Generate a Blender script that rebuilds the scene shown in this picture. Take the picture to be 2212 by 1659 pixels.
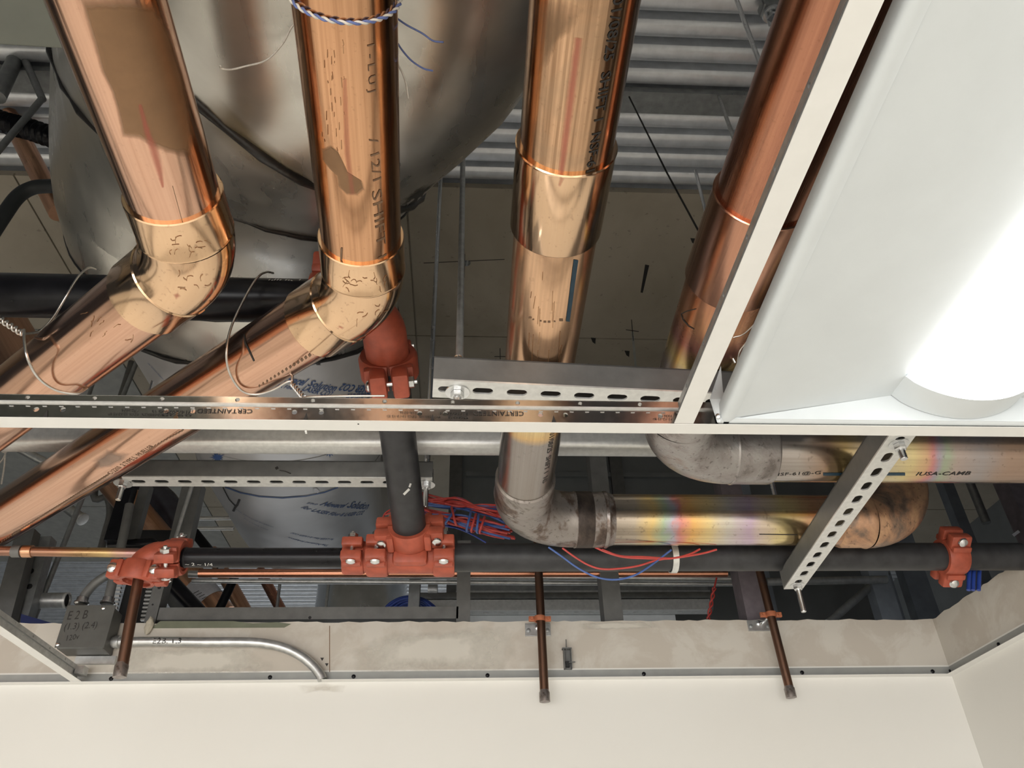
import bpy, bmesh, math, random
from math import sin, cos, pi, radians
from mathutils import Vector, Matrix
from mathutils.bvhtree import BVHTree
import mathutils

random.seed(7)
for o in list(bpy.data.objects):
    bpy.data.objects.remove(o)
S = bpy.context.scene
COL = S.collection

# ------------------------------------------------------------------ camera
O = Vector((0.0, 0.0, 2.23))            # lens position; every coordinate below is measured from it
FP, CX, CY = 1676.35, 1106.0, 829.5     # focal length and centre in pixels of the 2212 x 1659 frame
Rx = Matrix.Rotation(2.19237342, 3, 'X')
Ry = Matrix.Rotation(-0.0399099459, 3, 'Y')
Rz = Matrix.Rotation(-0.0218905123, 3, 'Z')
RC = Rz @ Rx @ Ry
cam = bpy.data.cameras.new('camera')
cam.sensor_width = 36.0
cam.lens = FP / 2212.0 * 36.0
cam.clip_start = 0.02
cam.clip_end = 60
co = bpy.data.objects.new('camera', cam)
COL.objects.link(co)
co.matrix_world = Matrix.Translation(O) @ RC.to_4x4()
S.camera = co

# ------------------------------------------------------------------ light and exposure
S.view_settings.view_transform = 'Standard'
S.view_settings.look = 'None'
S.view_settings.gamma = 1.0
S.view_settings.use_curve_mapping = False
S.view_settings.exposure = -0.19
w = bpy.data.worlds.new('world')
S.world = w
w.use_nodes = True
w.node_tree.nodes['Background'].inputs[0].default_value = (0.55, 0.60, 0.66, 1)
w.node_tree.nodes['Background'].inputs[1].default_value = 0.06


def area(name, loc, direction, sx, sy, power, color):
    l = bpy.data.lights.new(name, 'AREA')
    l.shape = 'RECTANGLE'
    l.size, l.size_y = sx, sy
    l.energy = power
    l.color = color
    o = bpy.data.objects.new(name, l)
    COL.objects.link(o)
    o.location = Vector(loc) + O
    o.rotation_euler = Vector(direction).to_track_quat('-Z', 'Y').to_euler()
    return o


area('window_daylight', (-1.6, -4.65, -0.75), (0.1, 1, 0.06), 4.4, 1.7, 235, (1.0, 0.985, 0.965))
area('troffer_light', (-2.2, -1.9, 0.50), (0, 0, -1), 0.5, 1.1, 52, (1.0, 0.985, 0.96))
area('troffer_light', (-0.2, -3.0, 0.50), (0, 0, -1), 0.5, 1.1, 52, (1.0, 0.985, 0.96))

area('far_window_daylight', (-0.4, 7.2, -0.7), (0, -1, 0.10), 5.5, 1.6, 46, (0.93, 0.97, 1.0))  # unseen lamp added to brighten the far duct end; no window there

# ------------------------------------------------------------------ pixel -> place helpers


def ray(px, py):
    return RC @ Vector((px - CX, -(py - CY), -FP))


def PZ(px, py, z):
    d = ray(px, py)
    return d * (z / d.z)


def PY(px, py, y):
    d = ray(px, py)
    return d * (y / d.y)


def PXx(px, py, x):
    d = ray(px, py)
    return d * (x / d.x)


def PD(px, py, dist):
    return ray(px, py) * (dist / FP)


# ------------------------------------------------------------------ mesh builder


def frame_of(t, hint=None):
    t = t.normalized()
    h = Vector(hint) if hint is not None else (Vector((0, 0, 1)) if abs(t.z) < 0.9 else Vector((1, 0, 0)))
    n = (h - t * h.dot(t)).normalized()
    return n, t.cross(n).normalized()


class MB:
    def __init__(self):
        self.v, self.f, self.uv = [], [], []

    def add(self, vs, fs, uvs=None):
        b = len(self.v)
        self.v += [Vector(q) for q in vs]
        self.f += [tuple(i + b for i in f) for f in fs]
        for k, f in enumerate(fs):
            self.uv.append(uvs[k] if uvs else [(0, 0)] * len(f))
        return self

    def tube(self, path, r, n=16, caps=True, v0=0.0, closed=False, hint=None):
        P = [Vector(p) for p in path]
        m = len(P)
        rs = r if isinstance(r, (list, tuple)) else [r] * m
        T = []
        for i in range(m):
            if closed:
                t = P[(i + 1) % m] - P[i - 1]
            else:
                t = P[min(i + 1, m - 1)] - P[max(i - 1, 0)]
            T.append(t.normalized() if t.length > 1e-9 else Vector((0, 0, 1)))
        a, b = frame_of(T[0], hint)
        vs, L = [], [v0]
        for i in range(m):
            if i:
                q = T[i - 1].rotation_difference(T[i])
                a = (q @ a)
                a = (a - T[i] * a.dot(T[i])).normalized()
                b = T[i].cross(a).normalized()
                L.append(L[-1] + (P[i] - P[i - 1]).length)
            for k in range(n):
                g = 2 * pi * k / n
                vs.append(P[i] + (a * cos(g) + b * sin(g)) * rs[i])
        fs, uvs = [], []
        segs = m if closed else m - 1
        for i in range(segs):
            j = (i + 1) % m
            for k in range(n):
                k2 = (k + 1) % n
                fs.append((i * n + k, i * n + k2, j * n + k2, j * n + k))
                lj = L[j] if j else L[i] + (P[0] - P[i]).length
                uvs.append([(k / n, L[i]), ((k + 1) / n, L[i]), ((k + 1) / n, lj), (k / n, lj)])
        if caps and not closed:
            fs.append(tuple(reversed(range(n))))
            uvs.append([(0, L[0])] * n)
            fs.append(tuple((m - 1) * n + k for k in range(n)))
            uvs.append([(0, L[-1])] * n)
        return self.add(vs, fs, uvs)

    def lathe(self, o, d, prof, n=24, v0=0.0, hint=None, close=True):
        o, d = Vector(o), Vector(d).normalized()
        a, b = frame_of(d, hint)
        vs, fs, uvs = [], [], []
        for (s, r) in prof:
            for k in range(n):
                g = 2 * pi * k / n
                vs.append(o + d * s + (a * cos(g) + b * sin(g)) * r)
        for i in range(len(prof) - 1):
            for k in range(n):
                k2 = (k + 1) % n
                fs.append((i * n + k, i * n + k2, (i + 1) * n + k2, (i + 1) * n + k))
                s0, s1 = v0 + prof[i][0], v0 + prof[i + 1][0]
                uvs.append([(k / n, s0), ((k + 1) / n, s0), ((k + 1) / n, s1), (k / n, s1)])
        if close:
            fs.append(tuple(reversed(range(n))))
            uvs.append([(0, v0)] * n)
            fs.append(tuple((len(prof) - 1) * n + k for k in range(n)))
            uvs.append([(0, v0 + prof[-1][0])] * n)
        return self.add(vs, fs, uvs)

    def box(self, c, s, ax=None, bev=0.0):
        c = Vector(c)
        X, Y, Z = ax if ax else (Vector((1, 0, 0)), Vector((0, 1, 0)), Vector((0, 0, 1)))
        X, Y, Z = Vector(X), Vector(Y), Vector(Z)
        bm = bmesh.new()
        bmesh.ops.create_cube(bm, size=1.0)
        for q in bm.verts:
            q.co = Vector((q.co.x * s[0], q.co.y * s[1], q.co.z * s[2]))
        if bev > 0:
            bmesh.ops.bevel(bm, geom=list(bm.edges), offset=bev, segments=2, affect='EDGES', profile=0.5)
        vs = [c + X * q.co.x + Y * q.co.y + Z * q.co.z for q in bm.verts]
        bm.verts.index_update()
        fs = [tuple(q.index for q in f.verts) for f in bm.faces]
        bm.free()
        return self.add(vs, fs)

    def box2(self, lo, hi, bev=0.0):
        lo, hi = Vector(lo), Vector(hi)
        return self.box((lo + hi) / 2, hi - lo, None, bev)

    def prism(self, prof, o, U, V, W, L):
        """closed 2D profile in (U, V) swept L along W"""
        o, U, V, W = Vector(o), Vector(U), Vector(V), Vector(W)
        n = len(prof)
        vs = [o + U * p[0] + V * p[1] for p in prof] + [o + U * p[0] + V * p[1] + W * L for p in prof]
        fs = [(i, (i + 1) % n, n + (i + 1) % n, n + i) for i in range(n)]
        fs += [tuple(reversed(range(n))), tuple(range(n, 2 * n))]
        return self.add(vs, fs)

    def plate(self, o, U, V, W, length, v0, v1, holes, t, nseg=6):
        """plate in (U, V) from v0 to v1 with a row of slots; thickness t along W; holes = (u, v, half_u, half_v)"""
        o, U, V, W = Vector(o), Vector(U), Vector(V), Vector(W)
        P = lambda u, v, q: o + U * u + V * v + W * q
        holes = sorted(holes)
        cur = 0.0
        rects = []
        for h in holes:
            cu = h[2] * 1.25 + 0.0005
            a, b = max(h[0] - cu, cur), h[0] + cu
            if a > cur + 1e-6:
                rects.append((cur, a))
            cur = b
            ang = [radians(360.0 * k / (4 * nseg)) for k in range(4 * nseg)]
            ins, outs = [], []
            for g in ang:
                c, s = cos(g), sin(g)
                hu, hv = h[2], h[3]
                if hu >= hv:
                    x = (hu - hv) * (1 if c > 1e-6 else -1 if c < -1e-6 else 0) + hv * c
                    y = hv * s
                else:
                    y = (hv - hu) * (1 if s > 1e-6 else -1 if s < -1e-6 else 0) + hu * s
                    x = hu * c
                ins.append((h[0] + x, h[1] + y))
            rc = [(b, h[1]), (b, v1), (a, v1), (a, v0), (b, v0)]
            k4 = 4 * nseg
            for k in range(k4):
                g = ang[k]
                c, s = cos(g), sin(g)
                ux = (b - h[0]) if c > 0 else (h[0] - a)
                vy = (v1 - h[1]) if s > 0 else (h[1] - v0)
                m = max(abs(c), abs(s))
                outs.append((h[0] + ux * max(-1, min(1, c / m)), h[1] + vy * max(-1, min(1, s / m))))
            vs = []
            for q in (0.0, t):
                vs += [P(x, y, q) for x, y in ins] + [P(x, y, q) for x, y in outs]
            fs = []
            for k in range(k4):
                k2 = (k + 1) % k4
                fs.append((k, k4 + k, k4 + k2, k2))
                fs.append((2 * k4 + k2, 3 * k4 + k2, 3 * k4 + k, 2 * k4 + k))
                fs.append((k2, 2 * k4 + k2, 2 * k4 + k, k))
                fs.append((k4 + k, 3 * k4 + k, 3 * k4 + k2, k4 + k2))
            self.add(vs, fs)
        if cur < length - 1e-6:
            rects.append((cur, length))
        for a, b in rects:
            vs = [P(a, v0, 0), P(b, v0, 0), P(b, v1, 0), P(a, v1, 0), P(a, v0, t), P(b, v0, t), P(b, v1, t), P(a, v1, t)]
            self.add(vs, [(0, 3, 2, 1), (4, 5, 6, 7), (0, 1, 5, 4), (2, 3, 7, 6), (1, 2, 6, 5), (3, 0, 4, 7)])
        return self

    def bvh(self):
        return BVHTree.FromPolygons(self.v, self.f)

    def build(self, name, m, parent=None, smooth=None, fixn=True):
        c = Vector((0, 0, 0))
        if self.v:
            lo = Vector([min(q[i] for q in self.v) for i in range(3)])
            hi = Vector([max(q[i] for q in self.v) for i in range(3)])
            c = (lo + hi) / 2
            c.z = lo.z
        me = bpy.data.meshes.new(name)
        me.from_pydata([tuple(q - c) for q in self.v], [], self.f)
        ul = me.uv_layers.new(name='UVMap')
        flat = [x for f in self.uv for q in f for x in q]
        if len(flat) == 2 * len(me.loops):
            ul.data.foreach_set('uv', flat)
        if fixn:
            bm = bmesh.new()
            bm.from_mesh(me)
            bmesh.ops.recalc_face_normals(bm, faces=bm.faces)
            bm.to_mesh(me)
            bm.free()
        if smooth is not None:
            me.shade_smooth()
            me.set_sharp_from_angle(angle=radians(smooth))
        me.materials.append(m)
        o = bpy.data.objects.new(name, me)
        COL.objects.link(o)
        wl = c + O
        if parent is not None:
            o.parent = parent
            o.location = wl - WLOC[parent.name]
        else:
            o.location = wl
        WLOC[o.name] = wl
        return o


WLOC = {}


def thing(name, loc, label, cat, group=None):
    o = bpy.data.objects.new(name, None)
    COL.objects.link(o)
    o.empty_display_size = 0.02
    o.location = Vector(loc) + O
    WLOC[o.name] = Vector(loc) + O
    return tag(o, label, cat, group)


def tag(o, label, cat, group=None):
    o['label'] = label
    o['category'] = cat
    if group:
        o['group'] = group
    return o


def struct(o):
    o['kind'] = 'structure'
    return o


def lab(o, label):
    o['label'] = label
    return o


# ------------------------------------------------------------------ materials


class NT:
    def __init__(self, name):
        self.m = bpy.data.materials.new(name)
        self.m.use_nodes = True
        self.t = self.m.node_tree
        self.b = self.t.nodes['Principled BSDF']

    def n(self, kind, **kw):
        x = self.t.nodes.new(kind)
        for k, v in kw.items():
            setattr(x, k, v)
        return x

    def l(self, a, b):
        self.t.links.new(a, b)

    def noise(self, src, scale, detail=3.0, rough=0.55, mscale=(1, 1, 1), dist=0.0):
        mp = self.n('ShaderNodeMapping')
        mp.inputs['Scale'].default_value = mscale
        self.l(src, mp.inputs['Vector'])
        x = self.n('ShaderNodeTexNoise')
        x.inputs['Scale'].default_value = scale
        x.inputs['Detail'].default_value = detail
        x.inputs['Roughness'].default_value = rough
        x.inputs['Distortion'].default_value = dist
        self.l(mp.outputs[0], x.inputs['Vector'])
        return x.outputs[0]

    def ramp(self, src, stops, interp='LINEAR'):
        r = self.n('ShaderNodeValToRGB')
        r.color_ramp.interpolation = interp
        e = r.color_ramp.elements
        while len(e) < len(stops):
            e.new(0.5)
        for k, (p, c) in enumerate(stops):
            e[k].position = p
            e[k].color = (c, c, c, 1) if isinstance(c, (int, float)) else (*c, 1)
        self.l(src, r.inputs[0])
        return r.outputs[0]

    def mix(self, f, a, b):
        x = self.n('ShaderNodeMix', data_type='RGBA')
        for s, v in ((0, f), (6, a), (7, b)):
            if isinstance(v, (int, float)):
                x.inputs[s].default_value = v
            elif isinstance(v, tuple):
                x.inputs[s].default_value = (*v, 1)
            else:
                self.l(v, x.inputs[s])
        return x.outputs[2]

    def math(self, op, a, b=0.0, clamp=False):
        x = self.n('ShaderNodeMath', operation=op, use_clamp=clamp)
        for s, v in ((0, a), (1, b)):
            if isinstance(v, (int, float)):
                x.inputs[s].default_value = v
            else:
                self.l(v, x.inputs[s])
        return x.outputs[0]

    def bump(self, h, strength, dist=0.002):
        x = self.n('ShaderNodeBump')
        x.inputs['Strength'].default_value = strength
        x.inputs['Distance'].default_value = dist
        self.l(h, x.inputs['Height'])
        self.l(x.outputs[0], self.b.inputs['Normal'])

    def set(self, **kw):
        for k, v in kw.items():
            i = self.b.inputs[k.replace('_', ' ')]
            if isinstance(v, (int, float)):
                i.default_value = v
            elif isinstance(v, tuple):
                i.default_value = (*v, 1)
            else:
                self.l(v, i)
        return self

    def co(self, which='Object'):
        if which == 'UV':
            return self.n('ShaderNodeTexCoord').outputs['UV']
        if which == 'World':
            return self.n('ShaderNodeNewGeometry').outputs['Position']
        return self.n('ShaderNodeTexCoord').outputs[which]


def plain(name, col, rough=0.5, metal=0.0, var=0.12, scale=30.0, bump=0.0, coat=0.0, spec=0.5):
    t = NT(name)
    c = t.co()
    nz = t.noise(c, scale, 4)
    d = tuple(x * (1 - var) for x in col)
    u = tuple(min(1, x * (1 + var)) for x in col)
    t.set(Base_Color=t.mix(t.ramp(nz, [(0.3, 0.0), (0.7, 1.0)]), d, u), Metallic=metal)
    t.set(Roughness=t.math('ADD', t.math('MULTIPLY', nz, 0.16), rough - 0.08))
    t.set(Specular_IOR_Level=spec)
    if coat:
        t.set(Coat_Weight=coat)
    if bump:
        t.bump(t.noise(c, scale * 4, 4), bump, 0.001)
    return t.m


def copper(name, c1, c2, rough=0.2, streak=0.5, spots=0.25, blotch=None):
    t = NT(name)
    uv = t.co('UV')
    st = t.noise(uv, 1.0, 3, 0.6, (70, 2.2, 1))
    fine = t.noise(uv, 1.0, 2, 0.5, (230, 5.0, 1))
    ob = t.co()
    sp = t.noise(ob, 160, 3, 0.6)
    cl = t.noise(ob, 7, 4, 0.6, dist=0.6)
    col = t.mix(t.math('MULTIPLY', t.ramp(st, [(0.38, 0.0), (0.72, 1.0)]), streak), c1, c2)
    col = t.mix(t.math('MULTIPLY', t.ramp(sp, [(0.62, 0.0), (0.70, 1.0)]), spots), col, (0.20, 0.10, 0.055))
    if blotch:
        col = t.mix(t.math('MULTIPLY', t.ramp(cl, [(0.50, 0.0), (0.62, 1.0)]), blotch[1]), col, blotch[0])
    r = t.math('ADD', t.math('MULTIPLY', fine, 0.12), t.math('ADD', t.math('MULTIPLY', cl, 0.16), rough - 0.13))
    t.set(Base_Color=col, Metallic=1.0, Roughness=r)
    t.bump(fine, 0.05, 0.0006)
    return t.m


def heat(name, stops, L, rough=0.3, amp=0.12, spots=0.35, sharp=0.1):
    """copper discoloured by a torch; stops = (metres along the pipe / L, colour)"""
    t = NT(name)
    uv = t.co('UV')
    ob = t.co()
    sx = t.n('ShaderNodeSeparateXYZ')
    t.l(uv, sx.inputs[0])
    nz = t.noise(ob, 16, 4, 0.6, dist=0.5)
    pos = t.math('ADD', t.math('DIVIDE', sx.outputs[1], L), t.math('MULTIPLY', t.math('SUBTRACT', nz, 0.5), amp))
    col = t.ramp(pos, stops)
    st = t.noise(uv, 1.0, 3, 0.6, (60, 2.0, 1))
    col = t.mix(t.math('MULTIPLY', t.ramp(st, [(0.4, 0.0), (0.75, 1.0)]), 0.35), col, (0.20, 0.13, 0.10))
    sp = t.noise(ob, 110, 3, 0.6)
    col = t.mix(t.math('MULTIPLY', t.ramp(sp, [(0.62, 0.0), (0.68, 1.0)]), spots), col, (0.07, 0.045, 0.035))
    t.set(Base_Color=col, Metallic=0.9, Roughness=t.math('ADD', t.math('MULTIPLY', nz, 0.25), rough - 0.1))
    t.bump(nz, 0.1, 0.001)
    return t.m


M = {}
M['white'] = plain('white_enamel', (0.76, 0.75, 0.72), 0.45, 0, 0.02, 40)
M['lightwhite'] = plain('troffer_enamel', (0.63, 0.665, 0.68), 0.42, 0, 0.02, 20)
M['gridback'] = plain('galvanized_tee', (0.46, 0.45, 0.435), 0.22, 1.0, 0.08, 120)
M['galv'] = plain('galvanized_steel', (0.55, 0.555, 0.55), 0.40, 0.85, 0.16, 60, 0.05)
M['galvlt'] = plain('pale_galvanized', (0.70, 0.70, 0.68), 0.42, 0.55, 0.10, 90, 0.05)
M['galvdk'] = plain('dull_galvanized', (0.30, 0.31, 0.31), 0.5, 0.6, 0.18, 40)
M['stud'] = plain('stud_steel', (0.155, 0.155, 0.15), 0.5, 0.3, 0.15, 30)
M['zinc'] = plain('bright_zinc', (0.72, 0.73, 0.74), 0.25, 1.0, 0.08, 80)
M['black'] = plain('black_steel', (0.008, 0.008, 0.010), 0.30, 0, 0.35, 40, 0.04, spec=0.22)
M['greyblack'] = plain('mill_scale_pipe', (0.034, 0.034, 0.036), 0.42, 0.0, 0.35, 30, 0.05, spec=0.35)
M['orange'] = plain('orange_fitting', (0.36, 0.075, 0.04), 0.5, 0, 0.22, 45, 0.12)
M['rust'] = plain('orange_clamp_paint', (0.40, 0.13, 0.06), 0.6, 0.1, 0.25, 60, 0.1)
M['red'] = plain('red_wire', (0.50, 0.06, 0.05), 0.42, 0, 0.1, 60)
M['blue'] = plain('blue_wire', (0.06, 0.12, 0.34), 0.42, 0, 0.1, 60)
M['navy'] = plain('navy_cable', (0.02, 0.05, 0.26), 0.4, 0, 0.15, 60)
M['ink'] = plain('black_ink', (0.025, 0.022, 0.02), 0.7, 0, 0.1, 60)
M['inkbrown'] = plain('worn_ink', (0.20, 0.12, 0.07), 0.6, 0.3, 0.2, 80)
M['blueink'] = plain('blue_print', (0.035, 0.09, 0.26), 0.6, 0, 0.1, 60)
M['bluestripe'] = plain('blue_stripe', (0.022, 0.055, 0.085), 0.45, 0.2, 0.25, 60)
M['dark'] = plain('near_black', (0.012, 0.012, 0.013), 0.7, 0, 0.2, 30)
M['wire'] = plain('tie_wire', (0.62, 0.60, 0.57), 0.3, 1.0, 0.1, 60)
M['twine'] = plain('pale_twine', (0.62, 0.58, 0.52), 0.7, 0, 0.15, 200)
M['bluetwine'] = plain('blue_twine', (0.12, 0.16, 0.36), 0.7, 0, 0.15, 200)
M['silicone'] = plain('black_sealant', (0.018, 0.016, 0.015), 0.35, 0, 0.3, 60, 0.5)
M['paper'] = plain('paper_label', (0.70, 0.70, 0.74), 0.7, 0, 0.08, 90)
M['foam'] = plain('mortar_lump', (0.50, 0.45, 0.36), 0.9, 0, 0.15, 60, 0.5)
M['greyduct'] = plain('grey_sheet_metal', (0.17, 0.18, 0.155), 0.5, 0.2, 0.06, 20)
M['bluesteel'] = plain('blue_painted_steel', (0.01, 0.02, 0.10), 0.5, 0, 0.2, 20)
M['palezinc'] = plain('pale_zinc', (0.80, 0.82, 0.82), 0.45, 0.1, 0.08, 60)

CU1, CU2 = (0.70, 0.395, 0.225), (0.42, 0.21, 0.11)
M['cu'] = copper('copper_drawn', CU1, CU2, 0.15, 0.75, 0.2)
M['cu_pink'] = copper('copper_pinkish', (0.72, 0.445, 0.315), (0.50, 0.27, 0.18), 0.13, 0.55, 0.12)
M['cu_fit'] = copper('copper_fitting', (0.81, 0.555, 0.355), (0.66, 0.39, 0.23), 0.12, 0.15, 0.30)
M['cu_c'] = copper('copper_weathered', (0.66, 0.415, 0.255), (0.22, 0.12, 0.065), 0.14, 0.85, 0.25, ((0.36, 0.25, 0.165), 0.6))
M['cu_dark'] = copper('copper_reddish', (0.52, 0.24, 0.15), (0.30, 0.13, 0.09), 0.25, 0.6, 0.25)
M['cu_bg'] = copper('copper_far', (0.70, 0.40, 0.25), (0.40, 0.20, 0.12), 0.3, 0.5, 0.2)
M['cu_stub'] = copper('copper_brown', (0.21, 0.115, 0.075), (0.10, 0.065, 0.055), 0.4, 0.8, 0.5, ((0.13, 0.11, 0.105), 0.7))
G = (0.36, 0.33, 0.31)
M['heat_c'] = heat('copper_torch_marks', [(0.0, (0.62, 0.36, 0.20)), (0.28, (0.66, 0.38, 0.26)), (0.45, (0.55, 0.30, 0.28)), (0.58, (0.74, 0.58, 0.30)),
                                         (0.68, (0.72, 0.42, 0.26)), (0.76, G), (1.0, (0.30, 0.27, 0.24))], 0.42, 0.26, 0.10, 0.2)

def burnt(name, stops, rough, scale=9, metal=0.75):
    t = NT(name)
    ob = t.co()
    a = t.noise(ob, scale, 5, 0.62, dist=1.2)
    b = t.noise(ob, scale * 5, 4, 0.6)
    c = t.noise(ob, scale * 12, 3, 0.6)
    col = t.ramp(t.math('ADD', a, t.math('MULTIPLY', t.math('SUBTRACT', b, 0.5), 0.25)), stops)
    col = t.mix(t.math('MULTIPLY', t.ramp(c, [(0.6, 0.0), (0.68, 1.0)]), 0.5), col, (0.05, 0.04, 0.035))
    t.set(Base_Color=col, Metallic=metal, Roughness=t.math('ADD', t.math('MULTIPLY', b, 0.35), rough - 0.15))
    t.bump(t.math('ADD', a, t.math('MULTIPLY', b, 0.4)), 0.45, 0.004)
    return t.m


M['soot'] = burnt('sooty_solder', [(0.30, (0.06, 0.045, 0.04)), (0.40, (0.15, 0.11, 0.09)), (0.47, (0.29, 0.26, 0.245)), (0.56, (0.31, 0.28, 0.26)), (0.63, (0.17, 0.15, 0.135)), (0.72, (0.30, 0.17, 0.11))], 0.34)
M['char'] = burnt('charred_copper', [(0.30, (0.03, 0.026, 0.024)), (0.5, (0.09, 0.07, 0.06)), (0.62, (0.17, 0.13, 0.11)), (0.75, (0.26, 0.15, 0.10))], 0.5)
M['greyel'] = burnt('grey_burnt_copper', [(0.30, (0.14, 0.12, 0.11)), (0.42, (0.30, 0.27, 0.26)), (0.55, (0.37, 0.35, 0.34)), (0.65, (0.30, 0.25, 0.225)), (0.75, (0.28, 0.17, 0.12))], 0.30, 9)
M['heat_el'] = burnt('copper_elbow_burnt', [(0.28, (0.10, 0.08, 0.07)), (0.40, (0.24, 0.17, 0.13)), (0.50, (0.46, 0.27, 0.17)), (0.60, (0.60, 0.37, 0.22)), (0.72, (0.30, 0.19, 0.14))], 0.34, 8)
M['heat_dup'] = heat('copper_purple_tint', [(0.0, (0.44, 0.20, 0.13)), (0.45, (0.52, 0.25, 0.14)), (0.62, (0.34, 0.13, 0.12)), (0.78, (0.56, 0.42, 0.20)), (1.0, (0.34, 0.28, 0.25))], 0.34, 0.26, 0.10, 0.15)


def stainless():
    t = NT('stainless_duct')
    c = t.co('World')
    a = t.noise(c, 3.0, 5, 0.6, dist=0.8)
    b = t.noise(c, 90, 3, 0.5)
    s = t.noise(c, 30, 3, 0.5, (1, 0.2, 1))
    col = t.mix(t.ramp(a, [(0.35, 0.0), (0.7, 1.0)]), (0.50, 0.475, 0.43), (0.66, 0.64, 0.59))
    col = t.mix(t.math('MULTIPLY', t.ramp(b, [(0.70, 0.0), (0.76, 1.0)]), 0.06), col, (0.30, 0.27, 0.23))
    t.set(Base_Color=col, Metallic=0.9, Roughness=t.math('ADD', t.math('MULTIPLY', s, 0.25), 0.17))
    t.bump(a, 0.05, 0.01)
    return t.m


M['stainless'] = stainless()
M['film'] = plain('film_covered_duct', (0.56, 0.55, 0.55), 0.34, 0.25, 0.06, 8)
M['shiny'] = plain('shiny_round_duct', (0.72, 0.73, 0.73), 0.25, 0.75, 0.1, 15)


def patch_mat(name, col, rough, alpha, edge=0.35, scale=25, metal=0.6, var=0.7):
    """a stain or stripe that fades at its rim (UV.x = 0 in the middle, 1 at the rim)"""
    t = NT(name)
    sx = t.n('ShaderNodeSeparateXYZ')
    t.l(t.co('UV'), sx.inputs[0])
    nz = t.noise(t.co('World'), scale, 4, 0.6)
    d = t.math('ADD', sx.outputs[0], t.math('MULTIPLY', t.math('SUBTRACT', nz, 0.5), edge))
    al = t.math('MULTIPLY', t.ramp(d, [(max(0.0, 0.92 - edge), 1.0), (0.96, 0.0)]), alpha)
    c2 = tuple(x * var for x in col)
    t.set(Base_Color=t.mix(nz, col, c2), Metallic=metal, Roughness=rough, Alpha=al)
    return t.m


M['st_brown'] = patch_mat('brown_tarnish', (0.33, 0.19, 0.10), 0.42, 0.85, 0.10, 30)
M['st_grey'] = patch_mat('grey_smear', (0.42, 0.31, 0.25), 0.4, 0.7, 0.5, 40)
M['st_red'] = patch_mat('red_stripe', (0.62, 0.17, 0.12), 0.4, 0.52, 0.75, 26, 0.5)
M['st_redf'] = patch_mat('faded_red_stripe', (0.66, 0.22, 0.14), 0.35, 0.35, 0.6, 18, 0.6)
M['st_dark'] = patch_mat('dark_sealant_stain', (0.02, 0.018, 0.015), 0.5, 0.95, 0.5, 90, 0.0)
M['st_yellow'] = patch_mat('heat_yellowing', (0.36, 0.26, 0.10), 0.35, 0.42, 0.6, 12, 0.6)
M['st_mud'] = patch_mat('joint_compound', (0.69, 0.65, 0.575), 0.85, 0.85, 0.55, 28, 0, 0.95)
M['st_mud2'] = patch_mat('thin_compound', (0.68, 0.63, 0.55), 0.85, 0.45, 0.8, 40, 0, 0.95)
M['st_soft'] = patch_mat('soft_tarnish', (0.30, 0.18, 0.10), 0.4, 0.6, 0.7, 22)
M['st_cyl'] = patch_mat('paint_smudge', (0.30, 0.18, 0.13), 0.6, 0.5, 0.8, 60, 0.2)


def wallmat():
    t = NT('painted_gypsum')
    p = t.co('World')
    sx = t.n('ShaderNodeSeparateXYZ')
    t.l(p, sx.inputs[0])
    nz = t.noise(p, 2.2, 3, 0.5)
    fine = t.noise(p, 60, 4, 0.6)
    lump = t.noise(p, 7, 5, 0.65, dist=0.4)
    paint = t.mix(t.ramp(nz, [(0.3, 0.0), (0.7, 1.0)]), (0.705, 0.685, 0.64), (0.735, 0.72, 0.68))
    bare = t.mix(t.ramp(lump, [(0.45, 0.0), (0.55, 1.0)]), (0.50, 0.45, 0.388), (0.565, 0.525, 0.465))
    up = t.math('GREATER_THAN', sx.outputs[2], 2.23 + 0.548)
    t.set(Base_Color=t.mix(up, paint, bare), Roughness=0.75)
    t.bump(fine, 0.08, 0.001)
    return t.m


M['wall'] = wallmat()
M['floor'] = plain('pale_floor', (0.70, 0.675, 0.63), 0.35, 0, 0.08, 3)
M['tile'] = plain('ceiling_tile', (0.76, 0.75, 0.71), 0.9, 0, 0.05, 60, 0.2)


def soffit():
    t = NT('fireproof_board')
    p = t.co('World')
    a = t.noise(p, 1.8, 5, 0.6, dist=0.6)
    b = t.noise(p, 45, 4, 0.6)
    col = t.mix(t.ramp(a, [(0.3, 0.0), (0.7, 1.0)]), (0.33, 0.285, 0.215), (0.47, 0.415, 0.33))
    col = t.mix(t.math('MULTIPLY', t.ramp(b, [(0.64, 0.0), (0.70, 1.0)]), 0.35), col, (0.08, 0.07, 0.06))
    t.set(Base_Color=col, Roughness=0.85)
    return t.m


M['soffit'] = soffit()
M['panelgrey'] = plain('grey_block', (0.36, 0.36, 0.335), 0.85, 0, 0.12, 20)
M['backwall'] = plain('dark_gypsum_back', (0.19, 0.20, 0.20), 0.8, 0, 0.15, 4)  # grey lifted to stand in for veiling haze on the right
M['decksteel'] = plain('deck_steel', (0.84, 0.86, 0.89), 0.36, 0.55, 0.10, 25)
M['purple'] = plain('purple_brown_steel', (0.17, 0.145, 0.16), 0.6, 0.2, 0.2, 30)  # purple-brown steel, tone raised as part of the same haze
t = NT('lit_lens')
t.set(Base_Color=(0.9, 0.9, 0.9), Roughness=0.5, Emission_Color=(0.98, 1.0, 1.0), Emission_Strength=3.8)
M['lens'] = t.m

# ------------------------------------------------------------------ decals lying on real surfaces


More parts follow.
